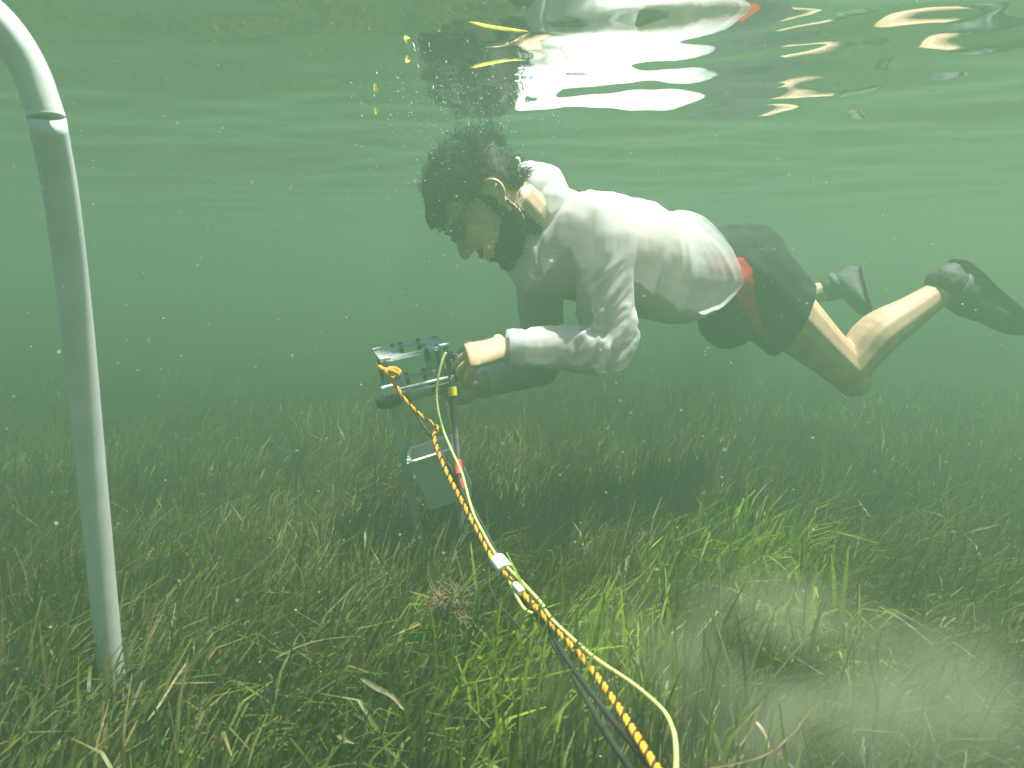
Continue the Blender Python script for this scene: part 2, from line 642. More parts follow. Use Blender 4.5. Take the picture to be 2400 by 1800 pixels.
limb(bm, [H(0.083, 0.046, 0.045), H(0.094, 0.048, 0.018), H(0.094, 0.046, 0), H(0.094, 0.048, -0.018), H(0.083, 0.046, -0.045)], [0.009, 0.011, 0.009, 0.011, 0.009])
for s in (1, -1):
    ball(bm, H(0.074, -0.002, 0.040 * s), (0.018, 0.020, 0.020), AX)    # cheek bone
    ball(bm, H(0.086, 0.027, 0.031 * s), 0.0125)                        # eye
    # ear
    e = [H(-0.008 - 0.022 * math.sin(a) * (1 if math.sin(a) > 0 else 0.45), 0.002 + 0.025 * math.cos(a), (0.079 + 0.012 * math.sin(max(a, 0)) if 0 < a < 3.1 else 0.077) * s) for a in np.linspace(-0.9, 3.5, 12)]
    limb(bm, e, [0.0052] * 10 + [0.0065, 0.007], 8, sub=2)
    ball(bm, H(-0.014, 0.002, 0.079 * s), (0.016, 0.022, 0.005), AX)
limb(bm, [H(0.092, -0.047, 0.024), H(0.101, -0.044, 0), H(0.092, -0.047, -0.024)], [0.005, 0.0075, 0.005])     # lips
limb(bm, [H(0.090, -0.058, 0.021), H(0.098, -0.060, 0), H(0.090, -0.058, -0.021)], [0.005, 0.008, 0.005])
# neck and torso
LAT = Vector((-0.38, -1, 0)).normalized()             # across the chest, his left
NB = W(1235, 525, 1.46)
limb(bm, [H(-0.030, -0.01, 0), H(-0.030, -0.060, 0), NB, W(1300, 555, 1.50)], [0.058, 0.060, 0.066, 0.08])
SP = [W(1262, 545, 1.475), W(1330, 572, 1.51), W(1450, 595, 1.57), W(1570, 632, 1.63), W(1660, 645, 1.68), W(1735, 650, 1.71), W(1790, 668, 1.74)]
tube(bm, SP, [(0.085, 0.075), (0.165, 0.105), (0.160, 0.115), (0.142, 0.103), (0.150, 0.105), (0.160, 0.120), (0.10, 0.08)], 24, LAT)
# near arm (his left)
SHN, ELN, WRN = W(1392, 545, 1.37), W(1425, 812, 1.36), W(1200, 815, 1.33)
limb(bm, [W(1350, 560, 1.43), SHN, SHN.lerp(ELN, 0.5), ELN], [0.06, 0.054, 0.046, 0.038])
limb(bm, [ELN, ELN.lerp(WRN, 0.35), WRN.lerp(ELN, 0.15), WRN], [0.038, 0.040, 0.027, (0.025)])
# far arm
SHF, ELF, WRF = W(1262, 585, 1.70), W(1272, 850, 1.71), W(1116, 900, 1.50)
limb(bm, [W(1290, 570, 1.62), SHF, SHF.lerp(ELF, 0.5), ELF], [0.06, 0.054, 0.046, 0.038])
limb(bm, [ELF, ELF.lerp(WRF, 0.35), WRF.lerp(ELF, 0.15), WRF], [0.038, 0.040, 0.027, 0.025])
# near hand: back of the hand up, fingers curled loosely under
KN = W(1098, 832, 1.31)
pd = (KN - WRN).normalized()
ps = Vector((0.0, -0.80, -0.60))
ps = (ps - pd * ps.dot(pd)).normalized()              # from index side to little finger side (towards camera, down)
tube(bm, [WRN - pd * 0.02, WRN + pd * 0.01, WRN.lerp(KN, 0.6), KN, KN + pd * 0.006], [(0.026, 0.020), (0.029, 0.020), (0.040, 0.0185), (0.042, 0.015), (0.036, 0.010)], 18, ps)
pn = pd.cross(ps)
if pn.z > 0: pn = -pn                                 # palm side, downwards
for k, (o_, ln) in enumerate(((-0.036, 0.96), (-0.012, 1.05), (0.012, 1.0), (0.035, 0.82))):
    a = KN + ps * o_ - pd * (0.004 if k in (1, 2) else 0.011)
    b = a + (pd * 0.70 + pn * 0.72) * 0.042 * ln + ps * o_ * 0.10
    c = b + (pd * -0.35 + pn * 0.94) * 0.027 * ln
    d = c + (pd * -0.85 + pn * 0.5) * 0.021 * ln
    limb(bm, [a, b, c, d], [0.0092, 0.0084, 0.0077, 0.0066], 10, sub=3)
a = WRN.lerp(KN, 0.25) - ps * 0.030
limb(bm, [a, a + pd * 0.030 - ps * 0.016 + pn * 0.016, a + pd * 0.058 - ps * 0.012 + pn * 0.030, a + pd * 0.082 + pn * 0.036], [0.016, 0.0125, 0.0105, 0.008], 10, sub=3)
# far hand: gripping the lower rail of the instrument from behind
KF = W(1056, 888, 1.435)
pd = (KF - WRF).normalized()
ps = Vector((0.1, 0.25, -0.96))
ps = (ps - pd * ps.dot(pd)).normalized()
tube(bm, [WRF - pd * 0.02, WRF + pd * 0.01, WRF.lerp(KF, 0.6), KF, KF + pd * 0.006], [(0.026, 0.021), (0.030, 0.021), (0.040, 0.019), (0.041, 0.015), (0.035, 0.010)], 18, ps)
pn = pd.cross(ps)
if pn.y > 0: pn = -pn
for k, (o_, ln) in enumerate(((-0.036, 0.96), (-0.012, 1.05), (0.012, 1.0), (0.035, 0.85))):
    a = KF + ps * o_ - pd * (0.004 if k in (1, 2) else 0.010)
    b = a + (pd * 0.95 + pn * 0.15) * 0.040 * ln + ps * o_ * 0.2
    c = b + (pd * 0.75 + pn * 0.5) * 0.027 * ln
    d = c + (pd * 0.45 + pn * 0.8) * 0.021 * ln
    limb(bm, [a, b, c, d], [0.0092, 0.0084, 0.0077, 0.0066], 10, sub=3)
a = WRF.lerp(KF, 0.2) + ps * 0.026 + pn * 0.008
limb(bm, [a, a + pd * 0.036 + ps * 0.018 + pn * 0.010, a + pd * 0.075 + ps * 0.012 + pn * 0.022, a + pd * 0.108 + ps * 0.004 + pn * 0.026], [0.017, 0.0125, 0.0105, 0.0085], 10, sub=3)
# near leg
HPN, KNN, ANN = W(1752, 660, 1.62), W(1985, 868, 1.60), W(2238, 655, 1.62)
tn = (KNN - HPN)
limb(bm, [W(1720, 645, 1.66), HPN, HPN + tn * 0.35, HPN + tn * 0.75, KNN], [0.11, 0.098, 0.083, 0.062, 0.053])
sn = (ANN - KNN)
ball(bm, W(2000, 892, 1.60), 0.045)
kd = sn.normalized()
calf = Vector((-0.6, 0, 0.8)); calf = (calf - kd * calf.dot(kd)).normalized()
limb(bm, [KNN, KNN + sn * 0.14 + calf * 0.010, KNN + sn * 0.33 + calf * 0.022, KNN + sn * 0.62 + calf * 0.008, KNN + sn * 0.86, ANN], [0.053, 0.054, 0.058, 0.044, 0.034, 0.034])
# near foot inside the shoe
limb(bm, [ANN, W(2262, 662, 1.63), W(2330, 722, 1.64)], [0.032, 0.024, 0.016])
# far leg
HPF, KNF, ANF = W(1722, 668, 1.82), W(1700, 775, 2.13), W(1965, 668, 2.05)
tn = (KNF - HPF)
limb(bm, [W(1720, 645, 1.76), HPF, HPF + tn * 0.4, HPF + tn * 0.8, KNF], [0.11, 0.098, 0.083, 0.062, 0.055])
sn = (ANF - KNF)
kd = sn.normalized()
calf = Vector((-0.3, 0, 0.9)); calf = (calf - kd * calf.dot(kd)).normalized()
limb(bm, [KNF, KNF + sn * 0.33 + calf * 0.018, KNF + sn * 0.62 + calf * 0.006, KNF + sn * 0.86, ANF], [0.054, 0.056, 0.044, 0.034, 0.034])
limb(bm, [ANF, W(1995, 680, 2.03), W(2012, 705, 1.99)], [0.032, 0.022, 0.014])
body_me = remesh(bm, 0.0031, 6, 0.5)
body = link('body', body_me, M['skin'], root)

# ---- shirt
bm = bmesh.new()
SHP = [W(1232, 528, 1.46), W(1262, 548, 1.475), W(1330, 572, 1.51), W(1450, 592, 1.57), W(1560, 628, 1.63), W(1630, 642, 1.67), W(1720, 664, 1.71)]
tube(bm, SHP, [(0.085, 0.078), (0.125, 0.100), (0.190, 0.124), (0.185, 0.131), (0.176, 0.128), (0.184, 0.134), (0.19, 0.14)], 28, LAT)
ball(bm, W(1270, 600, 1.50), (0.075, 0.15, 0.095), (Vector((1, 0, 0)), LAT, Vector((0, 0, 1))))
limb(bm, [W(1345, 560, 1.44), SHN + Vector((0.01, 0, 0)), SHN.lerp(ELN, 0.5) + Vector((0.008, 0, 0)), ELN + Vector((0.008, 0, -0.006))], [0.082, 0.076, 0.062, 0.052])
limb(bm, [ELN + Vector((0.006, 0, -0.006)), ELN.lerp(WRN, 0.4), WRN.lerp(ELN, 0.12), WRN - (ELN - WRN) * 0.25], [0.052, 0.050, 0.040, 0.038])
limb(bm, [ELN + Vector((0, 0, 0.01)), ELN + Vector((0.028, 0, -0.034))], [0.045, 0.022])
limb(bm, [W(1290, 570, 1.62), SHF, SHF.lerp(ELF, 0.5), ELF], [0.080, 0.074, 0.062, 0.052])
limb(bm, [ELF, ELF.lerp(WRF, 0.4), WRF.lerp(ELF, 0.12), WRF - (ELF - WRF) * 0.25], [0.052, 0.050, 0.040, 0.038])
me = remesh(bm, 0.0052, 8, 0.5)
bm = bmesh.new()
bm.from_mesh(me)


def cut(bm, c, nrm, rad):
    g = [f for f in bm.faces if (f.calc_center_median() - c).length < rad]
    vs = list({v for f in g for v in f.verts})
    es = list({e for f in g for e in f.edges})
    bmesh.ops.bisect_plane(bm, geom=vs + es + g, plane_co=c, plane_no=nrm, clear_outer=True)


cut(bm, WRN.lerp(ELN, -0.045), (WRN - ELN).normalized(), 0.09)
cut(bm, WRF.lerp(ELF, 0.04), (WRF - ELF).normalized(), 0.09)
HEM = W(1588, 634, 1.645)
hd = (SHP[-1] - SHP[-3]).normalized()
cut(bm, HEM, hd, 0.3)
bm.to_mesh(me)
bm.free()
P, N = get_co(me), get_no(me)
hdv, latv = np.array(hd), np.array(LAT)
dv = np.array(hd.cross(LAT)); dv = dv if dv[2] > 0 else -dv          # dorsal
rel = P - np.array(HEM)
along, lat, dor = rel @ hdv, rel @ latv, rel @ dv
armn = np.array([(ELN - SHN).normalized()])[0]
dn = np.linalg.norm(np.cross(P - np.array(SHN), armn), axis=1)
tA = np.maximum((P - np.array(SHN)) @ armn * (dn < 0.12), (P - np.array(SHF)) @ np.array((ELF - SHF).normalized()) * (np.linalg.norm(np.cross(P - np.array(SHF), np.array((ELF - SHF).normalized())), axis=1) < 0.12))
fore = np.zeros(len(P), bool)
for EL_, WR_ in ((ELN, WRN), (ELF, WRF)):
    d_ = np.array((WR_ - EL_).normalized())
    t_ = (P - np.array(EL_)) @ d_
    fore |= (np.linalg.norm(P - np.array(EL_) - t_[:, None] * d_, axis=1) < 0.075) & (t_ > -0.05)
wa = np.clip((tA - 0.03) / 0.07, 0, 1)
wa = np.where(fore, 1.0, wa)
wa = wa * wa * (3 - 2 * wa)


def ridge(q, seed, sharp=0.75):
    r = 1 - np.abs(vnoise(q, seed)) / sharp
    return np.clip(r, -0.35, 1) ** 1.0


# folds run round the body from back to belly; finer ones on the sleeves run across them
wob = 0.35 * vnoise(np.stack([along * 6, lat * 6, dor * 6], -1), 30)
q = np.stack([along * 12 + 2.2 * dor + wob, lat * 2.0, dor * 3.0 + along * 3], -1)
q2 = np.stack([along * 27 + 6 * dor + wob * 2, lat * 4 + 3, dor * 6], -1)
q3 = np.stack([along * 8 - 9 * dor + wob, lat * 3, dor * 5 + along * 5], -1)
hemf = np.clip((along + 0.22) / 0.22, 0, 1)
disp = (1 - wa) * (0.011 * ridge(q, 31) * (1 - 0.4 * hemf) + 0.0065 * ridge(q2, 32, 0.5) + 0.0022 * ridge(q2 * 2.3, 34, 0.5) + 0.013 * hemf * ridge(q3, 33) - 0.006)
# sleeves: drag lines into the crook of the elbow
for SH_, EL_, WR_ in ((SHN, ELN, WRN), (SHF, ELF, WRF)):
    for A_, B_, tw in ((SH_, EL_, 1.0), (EL_, WR_, -1.0)):
        d_ = np.array((B_ - A_).normalized())
        L_ = (B_ - A_).length
        t_ = (P - np.array(A_)) @ d_
        rr = P - np.array(A_) - t_[:, None] * d_
        near = np.clip((0.10 - np.linalg.norm(rr, axis=1)) / 0.025, 0, 1) * np.clip((t_ + 0.03) / 0.04, 0, 1) * np.clip((L_ + 0.04 - t_) / 0.04, 0, 1)
        u_ = np.array([1.0, 0, 0]); u_ -= d_ * (u_ @ d_)
        u_ /= np.linalg.norm(u_) + 1e-9
        w_ = np.cross(d_, u_)
        ca, sa_ = rr @ u_ / 0.05, rr @ w_ / 0.05
        q = np.stack([ca * 0.9 + t_ * 10, sa_ * 0.9 + t_ * 8, t_ * 26 * tw + ca * 0.9], -1)
        el = np.clip(1.15 - np.abs((t_ - (L_ if tw > 0 else 0)) / 0.16), 0.35, 1)
        disp = disp + near * wa * (0.012 * ridge(q, 41, 0.55) + 0.005 * ridge(q * 2.1, 42, 0.5) - 0.003) * el
P = P + N * disp[:, None]
# shirt tail: longer at the flank, shorter and lifted on the back
fall = np.clip((along + 0.16) / 0.16, 0, 1) ** 1.5
side_ = np.clip(lat / 0.17, -1, 1)
mid_ = np.exp(-((dor + 0.01) / 0.06) ** 2)
P += hdv * (fall * (0.080 * (1 - np.clip(np.abs(dor) / 0.13, 0, 1)) - 0.050 * np.clip(dor / 0.13, 0, 1) - 0.012))[:, None]
P += dv * (fall * 0.008 * np.clip(dor / 0.1, 0, 1))[:, None]
set_co(me, P)
shirt = link('shirt', me, M['shirt'], root)
# hood bunched behind the neck
bm = bmesh.new()
hc = W(1274, 445, 1.46)
ball(bm, hc, (0.052, 0.105, 0.050), (Vector((1, 0, -0.1)).normalized(), LAT, Vector((0.1, 0, 1)).normalized()), 3)
ball(bm, W(1248, 432, 1.45), (0.034, 0.095, 0.042), (Vector((1, 0, 0)), LAT, Vector((0, 0, 1))), 3)
limb(bm, [W(1218, 445, 1.40), W(1228, 490, 1.38), W(1232, 560, 1.39), W(1215, 620, 1.42)], [0.016, 0.020, 0.020, 0.016])
limb(bm, [W(1222, 440, 1.53), W(1232, 480, 1.56), W(1228, 560, 1.57), W(1212, 620, 1.53)], [0.016, 0.020, 0.020, 0.016])
limb(bm, [W(1285, 465, 1.40), W(1300, 470, 1.48), W(1290, 455, 1.56)], [0.03, 0.034, 0.03])
me = remesh(bm, 0.0045, 6)
P, N = get_co(me), get_no(me)
P += N * (0.008 * ridge(P * np.array([22, 8, 22]), 51) + 0.002 * vnoise(P * 60, 52))[:, None]
set_co(me, P)
link('hood', me, M['shirt'], shirt)
bm = bmesh.new()
limb(bm, [W(1222, 440, 1.36), W(1215, 410, 1.355), W(1217, 385, 1.355), W(1213, 374, 1.355)], [0.0035, 0.0035, 0.0035, 0.006], 8)
obj('drawcord', bm, M['white'], shirt)
bm = bmesh.new()
cN = (ELN - WRN).normalized()
a = WRN.lerp(ELN, -0.04)
tube(bm, [a - cN * 0.001, a + cN * 0.012, a + cN * 0.030, a + cN * 0.034], [0.0385, 0.0402, 0.0412, 0.0390], 26, None, False, 2)
obj('cuff', bm, M['shirt'], shirt)

# ---- shorts
bm = bmesh.new()
tube(bm, [W(1555, 628, 1.63), W(1690, 645, 1.69), W(1735, 650, 1.71), W(1790, 672, 1.74)], [(0.140, 0.108), (0.165, 0.130), (0.176, 0.142), (0.11, 0.09)], 26, LAT)
ball(bm, W(1716, 596, 1.66), (0.085, 0.075, 0.080))
ball(bm, W(1712, 592, 1.78), (0.080, 0.075, 0.080))
tn = KNN - HPN
limb(bm, [W(1725, 648, 1.66), HPN, HPN + tn * 0.3, HPN + tn * 0.62], [0.125, 0.118, 0.104, 0.094])
tn2 = KNF - HPF
limb(bm, [W(1722, 650, 1.76), HPF, HPF + tn2 * 0.4, HPF + tn2 * 0.92], [0.125, 0.118, 0.10, 0.090])
me = remesh(bm, 0.0055, 8)
bm = bmesh.new()
bm.from_mesh(me)
cut(bm, HPN + tn * 0.43, (tn.normalized() + Vector((0.10, 0, 0.28))).normalized(), 0.19)
cut(bm, HPF + tn2 * 0.80, tn2.normalized(), 0.16)
bm.to_mesh(me)
bm.free()
P, N = get_co(me), get_no(me)
td = np.array(tn.normalized())
q = np.stack([(P @ td) * 14, P[:, 1] * 6, (P[:, 0] + P[:, 2]) * 5], -1)
P += N * (0.005 * (1 - 2 * np.abs(vnoise(q, 61))) + 0.0015 * vnoise(P * 50, 62))[:, None]
set_co(me, P)
shorts = link('shorts', me, M['shorts'], root)
# red side panel: a strip of the shorts' own surface, laid 2 mm proud
path = [(1690, 622), (1728, 640), (1752, 700), (1772, 755), (1800, 795)]
wid = [48, 37, 22, 13, 6]
bm = bmesh.new()
bm.from_mesh(me)


def to_px(v):
    d = Vector(v) - CAM
    z = d.dot(FWD)
    return 1200 + d.x / z * FPX, 900 - d.dot(UPV) / z * FPX


pp = catmull([(a[0], a[1], b) for a, b in zip(path, wid)], 8)
kill = []
for f in bm.faces:
    c = f.calc_center_median()
    x, y = to_px(c)
    ok = f.normal.y < -0.05 and any((x - p[0]) ** 2 + (y - p[1]) ** 2 < (p[2] * 0.9) ** 2 for p in pp) and y > 604 and c.y < 1.72
    if not ok:
        kill.append(f)
bmesh.ops.delete(bm, geom=kill, context='FACES')
for v in bm.verts:
    v.co += v.normal * 0.002
obj('side_panel', bm, M['red'], shorts)

# ---- shoes
def shoe(heel, toe, ankle, up, scale=1.0):
    """low boot: foot from heel to toe, sole on the side away from `up` (towards the ankle)"""
    fd = (toe - heel).normalized()
    L = (toe - heel).length
    u = (up - fd * up.dot(fd)).normalized()
    sdv = fd.cross(u)
    bm = bmesh.new()
    s = scale
    prof = ((0.0, 0.026, 0.030, 0.032), (0.10, 0.033, 0.040, 0.040), (0.30, 0.034, 0.044, 0.046), (0.5, 0.037, 0.036, 0.038), (0.72, 0.044, 0.027, 0.029), (0.9, 0.040, 0.021, 0.022), (1.0, 0.022, 0.013, 0.015))
    tube(bm, [heel + fd * (L * t) + u * (c * s) for t, a, b, c in prof], [(a * s, b * s) for t, a, b, c in prof], 18, sdv)
    ball(bm, heel + fd * 0.01 + u * 0.033 * s, 0.030 * s)
    ball(bm, toe - fd * 0.012 + u * 0.016 * s, (0.022 * s, 0.034 * s, 0.015 * s), (fd, sdv, u))
    an = heel + fd * (L * 0.24) + u * 0.05 * s
    ax = (ankle - an).normalized()
    limb(bm, [an, an + ax * 0.03, ankle + ax * 0.012], [0.042 * s, 0.043 * s, 0.042 * s])
    me = remesh(bm, 0.005, 5)
    P, N = get_co(me), get_no(me)
    P += N * (0.0028 * vnoise(P * 42, 71) + 0.0012 * vnoise(P * 110, 72))[:, None]
    set_co(me, P)
    sh = link('shoe', me, M['shoe'], root)
    bm = bmesh.new()
    tube(bm, [heel + fd * (L * t) for t in (-0.03, 0.0, 0.15, 0.4, 0.7, 0.92, 1.0, 1.02)], [(a * s, 0.006 * s) for a in (0.010, 0.028, 0.037, 0.036, 0.045, 0.041, 0.026, 0.010)], 16, sdv)
    obj('sole', bm, M['sole'], sh)
    bm = bmesh.new()
    c = an.lerp(ankle, 0.75)
    tube(bm, [c - ax * 0.008, c - ax * 0.006, c + ax * 0.006, c + ax * 0.008], [0.0445 * s, 0.0465 * s, 0.0465 * s, 0.0445 * s], 20)
    obj('strap', bm, M['strap'], sh)
    return sh


shoe(W(2246, 612, 1.62), W(2402, 764, 1.66), ANN.lerp(KNN, 0.06), (KNN - ANN).normalized(), 1.12)
shoe(W(2020, 632, 2.05), W(2040, 722, 1.92), ANF.lerp(KNF, 0.06), (KNF - ANF).normalized())

# ---- hair, beard, eyebrows, goggles
hp, hn = get_co(body_me), get_no(body_me)
lf = (hp - np.array(HC)) @ np.array(HF)
lu = (hp - np.array(HC)) @ np.array(HU)
ll = (hp - np.array(HC)) @ np.array(HL)
inhead = (np.abs(lf) < 0.15) & (lu > -0.13) & (lu < 0.15) & (np.abs(ll) < 0.10)
scalp = inhead & (np.abs(ll) < 0.086) & (((lu > 0.076 - 0.20 * (lf - 0.05)) & (lf > 0.03)) | ((lf <= 0.03) & (lf > -0.01) & (lu > 0.028)) | ((lf <= -0.01) & (lu > 0.030)) | ((lf < -0.040) & (lu > -0.035)))
jl = 0.006 * vnoise(hp * 210, 84) + 0.006 * vnoise(hp * 90, 85)
lu0, lf0 = lu, lf
lu, lf = lu + jl, lf + jl * 0.7
beardm = inhead & (np.abs(ll) < 0.075) & ((lu < -0.052 - 0.35 * (lf - 0.06)) & (lf > -0.02) & (lu > -0.125) & ~((lf > 0.09) & (lu > -0.064)) & (hn @ np.array(HF) + 0.3 * np.abs(hn @ np.array(HL)) > -0.55) | ((lf > -0.004) & (lf < 0.018) & (lu < 0.03) & (np.abs(ll) > 0.04) & (lu > -0.06)) | ((lf > 0.090) & (lu < -0.028) & (lu > -0.042) & (np.abs(ll) < 0.03)))
lu, lf = lu0, lf0


def curls(idx, n, length, rcoil, turns, thick, seed, lift=0.0, steps=9, flat=0.35):
    rg = np.random.default_rng(seed)
    Vs, Qs, o = [], [], 0
    pick = rg.choice(idx, n)
    NV = np.stack([vnoise(hp[pick] * 38, 200 + q_) for q_ in range(3)], -1)
    NL = vnoise(hp[pick] * 30, 207)
    for z_, i in enumerate(pick):
        p, nn = hp[i], hn[i]
        d = nn + rg.normal(0, flat * 0.6, 3) + 1.8 * flat * NV[z_]
        d /= np.linalg.norm(d)
        a = np.cross(d, rg.normal(0, 1, 3)); a /= np.linalg.norm(a)
        b = np.cross(d, a)
        L = length * rg.uniform(0.55, 1.15) * (1 + 0.45 * NL[z_]) * (0.62 if lf[i] > 0.055 else 1.0)
        t = np.linspace(0, 1, steps)
        ph = rg.uniform(0, 6.28) + t * turns * 6.283 * rg.uniform(0.7, 1.3)
        rc = rcoil * rg.uniform(0.6, 1.4) * np.minimum(1, t * 3)
        C = p + d * (t * L)[:, None] + a * (np.cos(ph) * rc)[:, None] + b * (np.sin(ph) * rc)[:, None]
        C += np.array(HU) * (lift * t * t)[:, None]
        T = np.gradient(C, axis=0)
        T /= np.linalg.norm(T, axis=1)[:, None] + 1e-9
        s1 = np.cross(T, d + 0.01); s1 /= np.linalg.norm(s1, axis=1)[:, None] + 1e-9
        s2 = np.cross(T, s1)
        th = thick * (1 - 0.6 * t)[:, None]
        ring = np.stack([C + th * (s1 * math.cos(q) + s2 * math.sin(q)) for q in (0, 2.094, 4.189)], 1)
        Vs.append(ring.reshape(-1, 3))
        k = np.arange(steps - 1)[:, None] * 3
        j = np.arange(3)[None, :]
        Qs.append(np.stack([k + j, k + (j + 1) % 3, k + 3 + (j + 1) % 3, k + 3 + j], -1).reshape(-1, 4) + o)
        o += steps * 3
    return np_mesh('curls', np.concatenate(Vs), np.concatenate(Qs))


# base mass of hair: scalp faces lifted and lumped
def cap_mesh(mask, thick, seed, lump=0.013, freq=34):
    bm = bmesh.new()
    bm.from_mesh(body_me)
    bm.verts.ensure_lookup_table()
    bmesh.ops.delete(bm, geom=[v for v in bm.verts if not mask[v.index]], context='VERTS')
    me = bpy.data.meshes.new('cap')
    bm.to_mesh(me); bm.free()
    P, N = get_co(me), get_no(me)
    u = (P - np.array(HC)) @ np.array(HU)
    f = (P - np.array(HC)) @ np.array(HF)
    g = thick * np.clip(0.45 + 6.5 * u + 1.5 * f, 0.25, 1.0)
    P += N * (g + lump * (1 - 2 * np.abs(vnoise(P * freq, seed))) * np.clip(g / thick, 0.3, 1))[:, None]
    set_co(me, P)
    return me


hair = link('hair', cap_mesh(scalp, 0.027, 81), M['hair'], root)
si = np.nonzero(scalp)[0]
top = si[(6.5 * lu[si] + 1.5 * lf[si]) > 0.25]
link('curls', curls(top, 4200, 0.053, 0.0062, 2.2, 0.0015, 91, flat=0.5), M['hair'], hair)
link('curls', curls(si, 1500, 0.030, 0.004, 1.8, 0.0013, 92), M['hair'], hair)
beard = link('beard', cap_mesh(beardm, 0.0014, 82, 0.0010, 160), M['hair'], root)
bi = np.nonzero(beardm)[0]
link('bristles', curls(bi, 5200, 0.0075, 0.0010, 1.0, 0.0006, 93, steps=5, flat=0.6), M['hair'], beard)
for s in (1, -1):
    bm = bmesh.new()
    limb(bm, [H(0.102, 0.050, 0.010 * s), H(0.101, 0.056, 0.028 * s), H(0.086, 0.051, 0.050 * s)], [0.003, 0.004, 0.002], 8)
    obj('eyebrow', bm, M['hair'], root)
gog = bmesh.new()
tube(gog, [H(0.084, 0.030, 0.052), H(0.05, 0.034, 0.069), H(0.0, 0.042, 0.081), H(-0.05, 0.052, 0.072), H(-0.10, 0.055, 0.03), H(-0.108, 0.055, 0), H(-0.10, 0.055, -0.03), H(-0.05, 0.052, -0.072), H(0.0, 0.042, -0.081), H(0.05, 0.034, -0.069), H(0.084, 0.030, -0.052)], [(0.004, 0.0015)] * 11, 8, HU)
tube(gog, [H(0.103, 0.030, 0.014), H(0.110, 0.032, 0), H(0.103, 0.030, -0.014)], [0.0025] * 3, 8)
gog = obj('goggles', gog, M['strap'], root)
for s in (1, -1):
    bm = bmesh.new()
    c = H(0.094, 0.026, 0.033 * s)
    fw = (HF + HL * (0.45 * s)).normalized()
    sd2 = HU.cross(fw).normalized()
    ball(bm, c, (0.012, 0.026, 0.019), (fw, sd2, HU), 3)
    obj('lens', bm, M['lens'], gog)

# ------------------------------------------------------------------ leaning white pole
pole = empty('pole', W(270, 1660, 0.86), 'white plastic pole standing in the seagrass with a bent upper end', 'pole')
PC = [W(302, 1860, 0.88), W(264, 1600, 0.855), W(222, 1180, 0.805), W(185, 800, 0.755), W(146, 480, 0.70), W(108, 272, 0.66)]
bm = bmesh.new()
tube(bm, PC, [0.0168] * len(PC), 28, None, True, 6)
obj('lower_tube', bm, M['pvc'], pole)
bm = bmesh.new()
PU = [W(108, 272, 0.66), W(96, 235, 0.656), W(70, 165, 0.648), W(25, 88, 0.635), W(-40, 20, 0.62), W(-160, -60, 0.60)]
tube(bm, PU, [0.0166] * len(PU), 28, None, True, 6)
obj('bent_tube', bm, M['pvc'], pole)
bm = bmesh.new()
tube(bm, [W(110, 280, 0.66), W(109, 277, 0.66), W(106, 268, 0.66), W(105, 265, 0.66)], [0.0167, 0.0171, 0.0171, 0.0167], 28, None, True, 1)
obj('ring', bm, M['pvc'], pole)
bm = bmesh.new()
tube(bm, [W(99, 244, 0.657), W(98, 241, 0.657), W(96, 236, 0.657), W(95, 233, 0.657)], [0.0165, 0.0169, 0.0169, 0.0165], 28, None, True, 1)
obj('ring', bm, M['pvc'], pole)

# ------------------------------------------------------------------ instrument on a stake frame
YD = 1.30
DO = W(962, 818, YD + 0.045)                           # centre of the upper plate
yaw = R(20)
a0 = Vector((math.cos(yaw), math.sin(yaw), 0))
d0 = Vector((-math.sin(yaw), math.cos(yaw), 0))
roll = R(11.5)
A = (a0 * math.cos(roll) + Vector((0, 0, math.sin(roll)))).normalized()
V_ = (Vector((0, 0, math.cos(roll))) - a0 * math.sin(roll)).normalized()
tl = R(8)
D = (d0 * math.cos(tl) + V_ * math.sin(tl)).normalized()
V_ = (V_ * math.cos(tl) - d0 * math.sin(tl)).normalized()
DAX = (A, D, V_)


def L3(a, d, v):
    return DO + A * a + D * d + V_ * v


inst = empty('instrument', L3(0, 0, -0.5), 'clear acrylic sensor holder on metal stakes with a grey tray below', 'instrument')
HWA, HWD, GAP = 0.074, 0.054, 0.072


def holed_plate(v, th, r):
    """rectangular acrylic plate with a round hole"""
    bm = bmesh.new()
    n = 40
    loops = []
    for z in (th / 2, -th / 2):
        inner, outer = [], []
        for k in range(n):
            a = 2 * math.pi * k / n
            ca, sa = math.cos(a), math.sin(a)
            m = min(HWA / max(abs(ca), 1e-6), HWD / max(abs(sa), 1e-6))
            inner.append(bm.verts.new(L3(r * ca, r * sa, v + z)))
            outer.append(bm.verts.new(L3(m * ca, m * sa, v + z)))
        loops.append((inner, outer))
    (i1, o1), (i2, o2) = loops
    for k in range(n):
        j = (k + 1) % n
        bm.faces.new((i1[k], o1[k], o1[j], i1[j]))
        bm.faces.new((i2[k], i2[j], o2[j], o2[k]))
        bm.faces.new((o1[k], o2[k], o2[j], o1[j]))
        bm.faces.new((i1[k], i1[j], i2[j], i2[k]))
    return bm


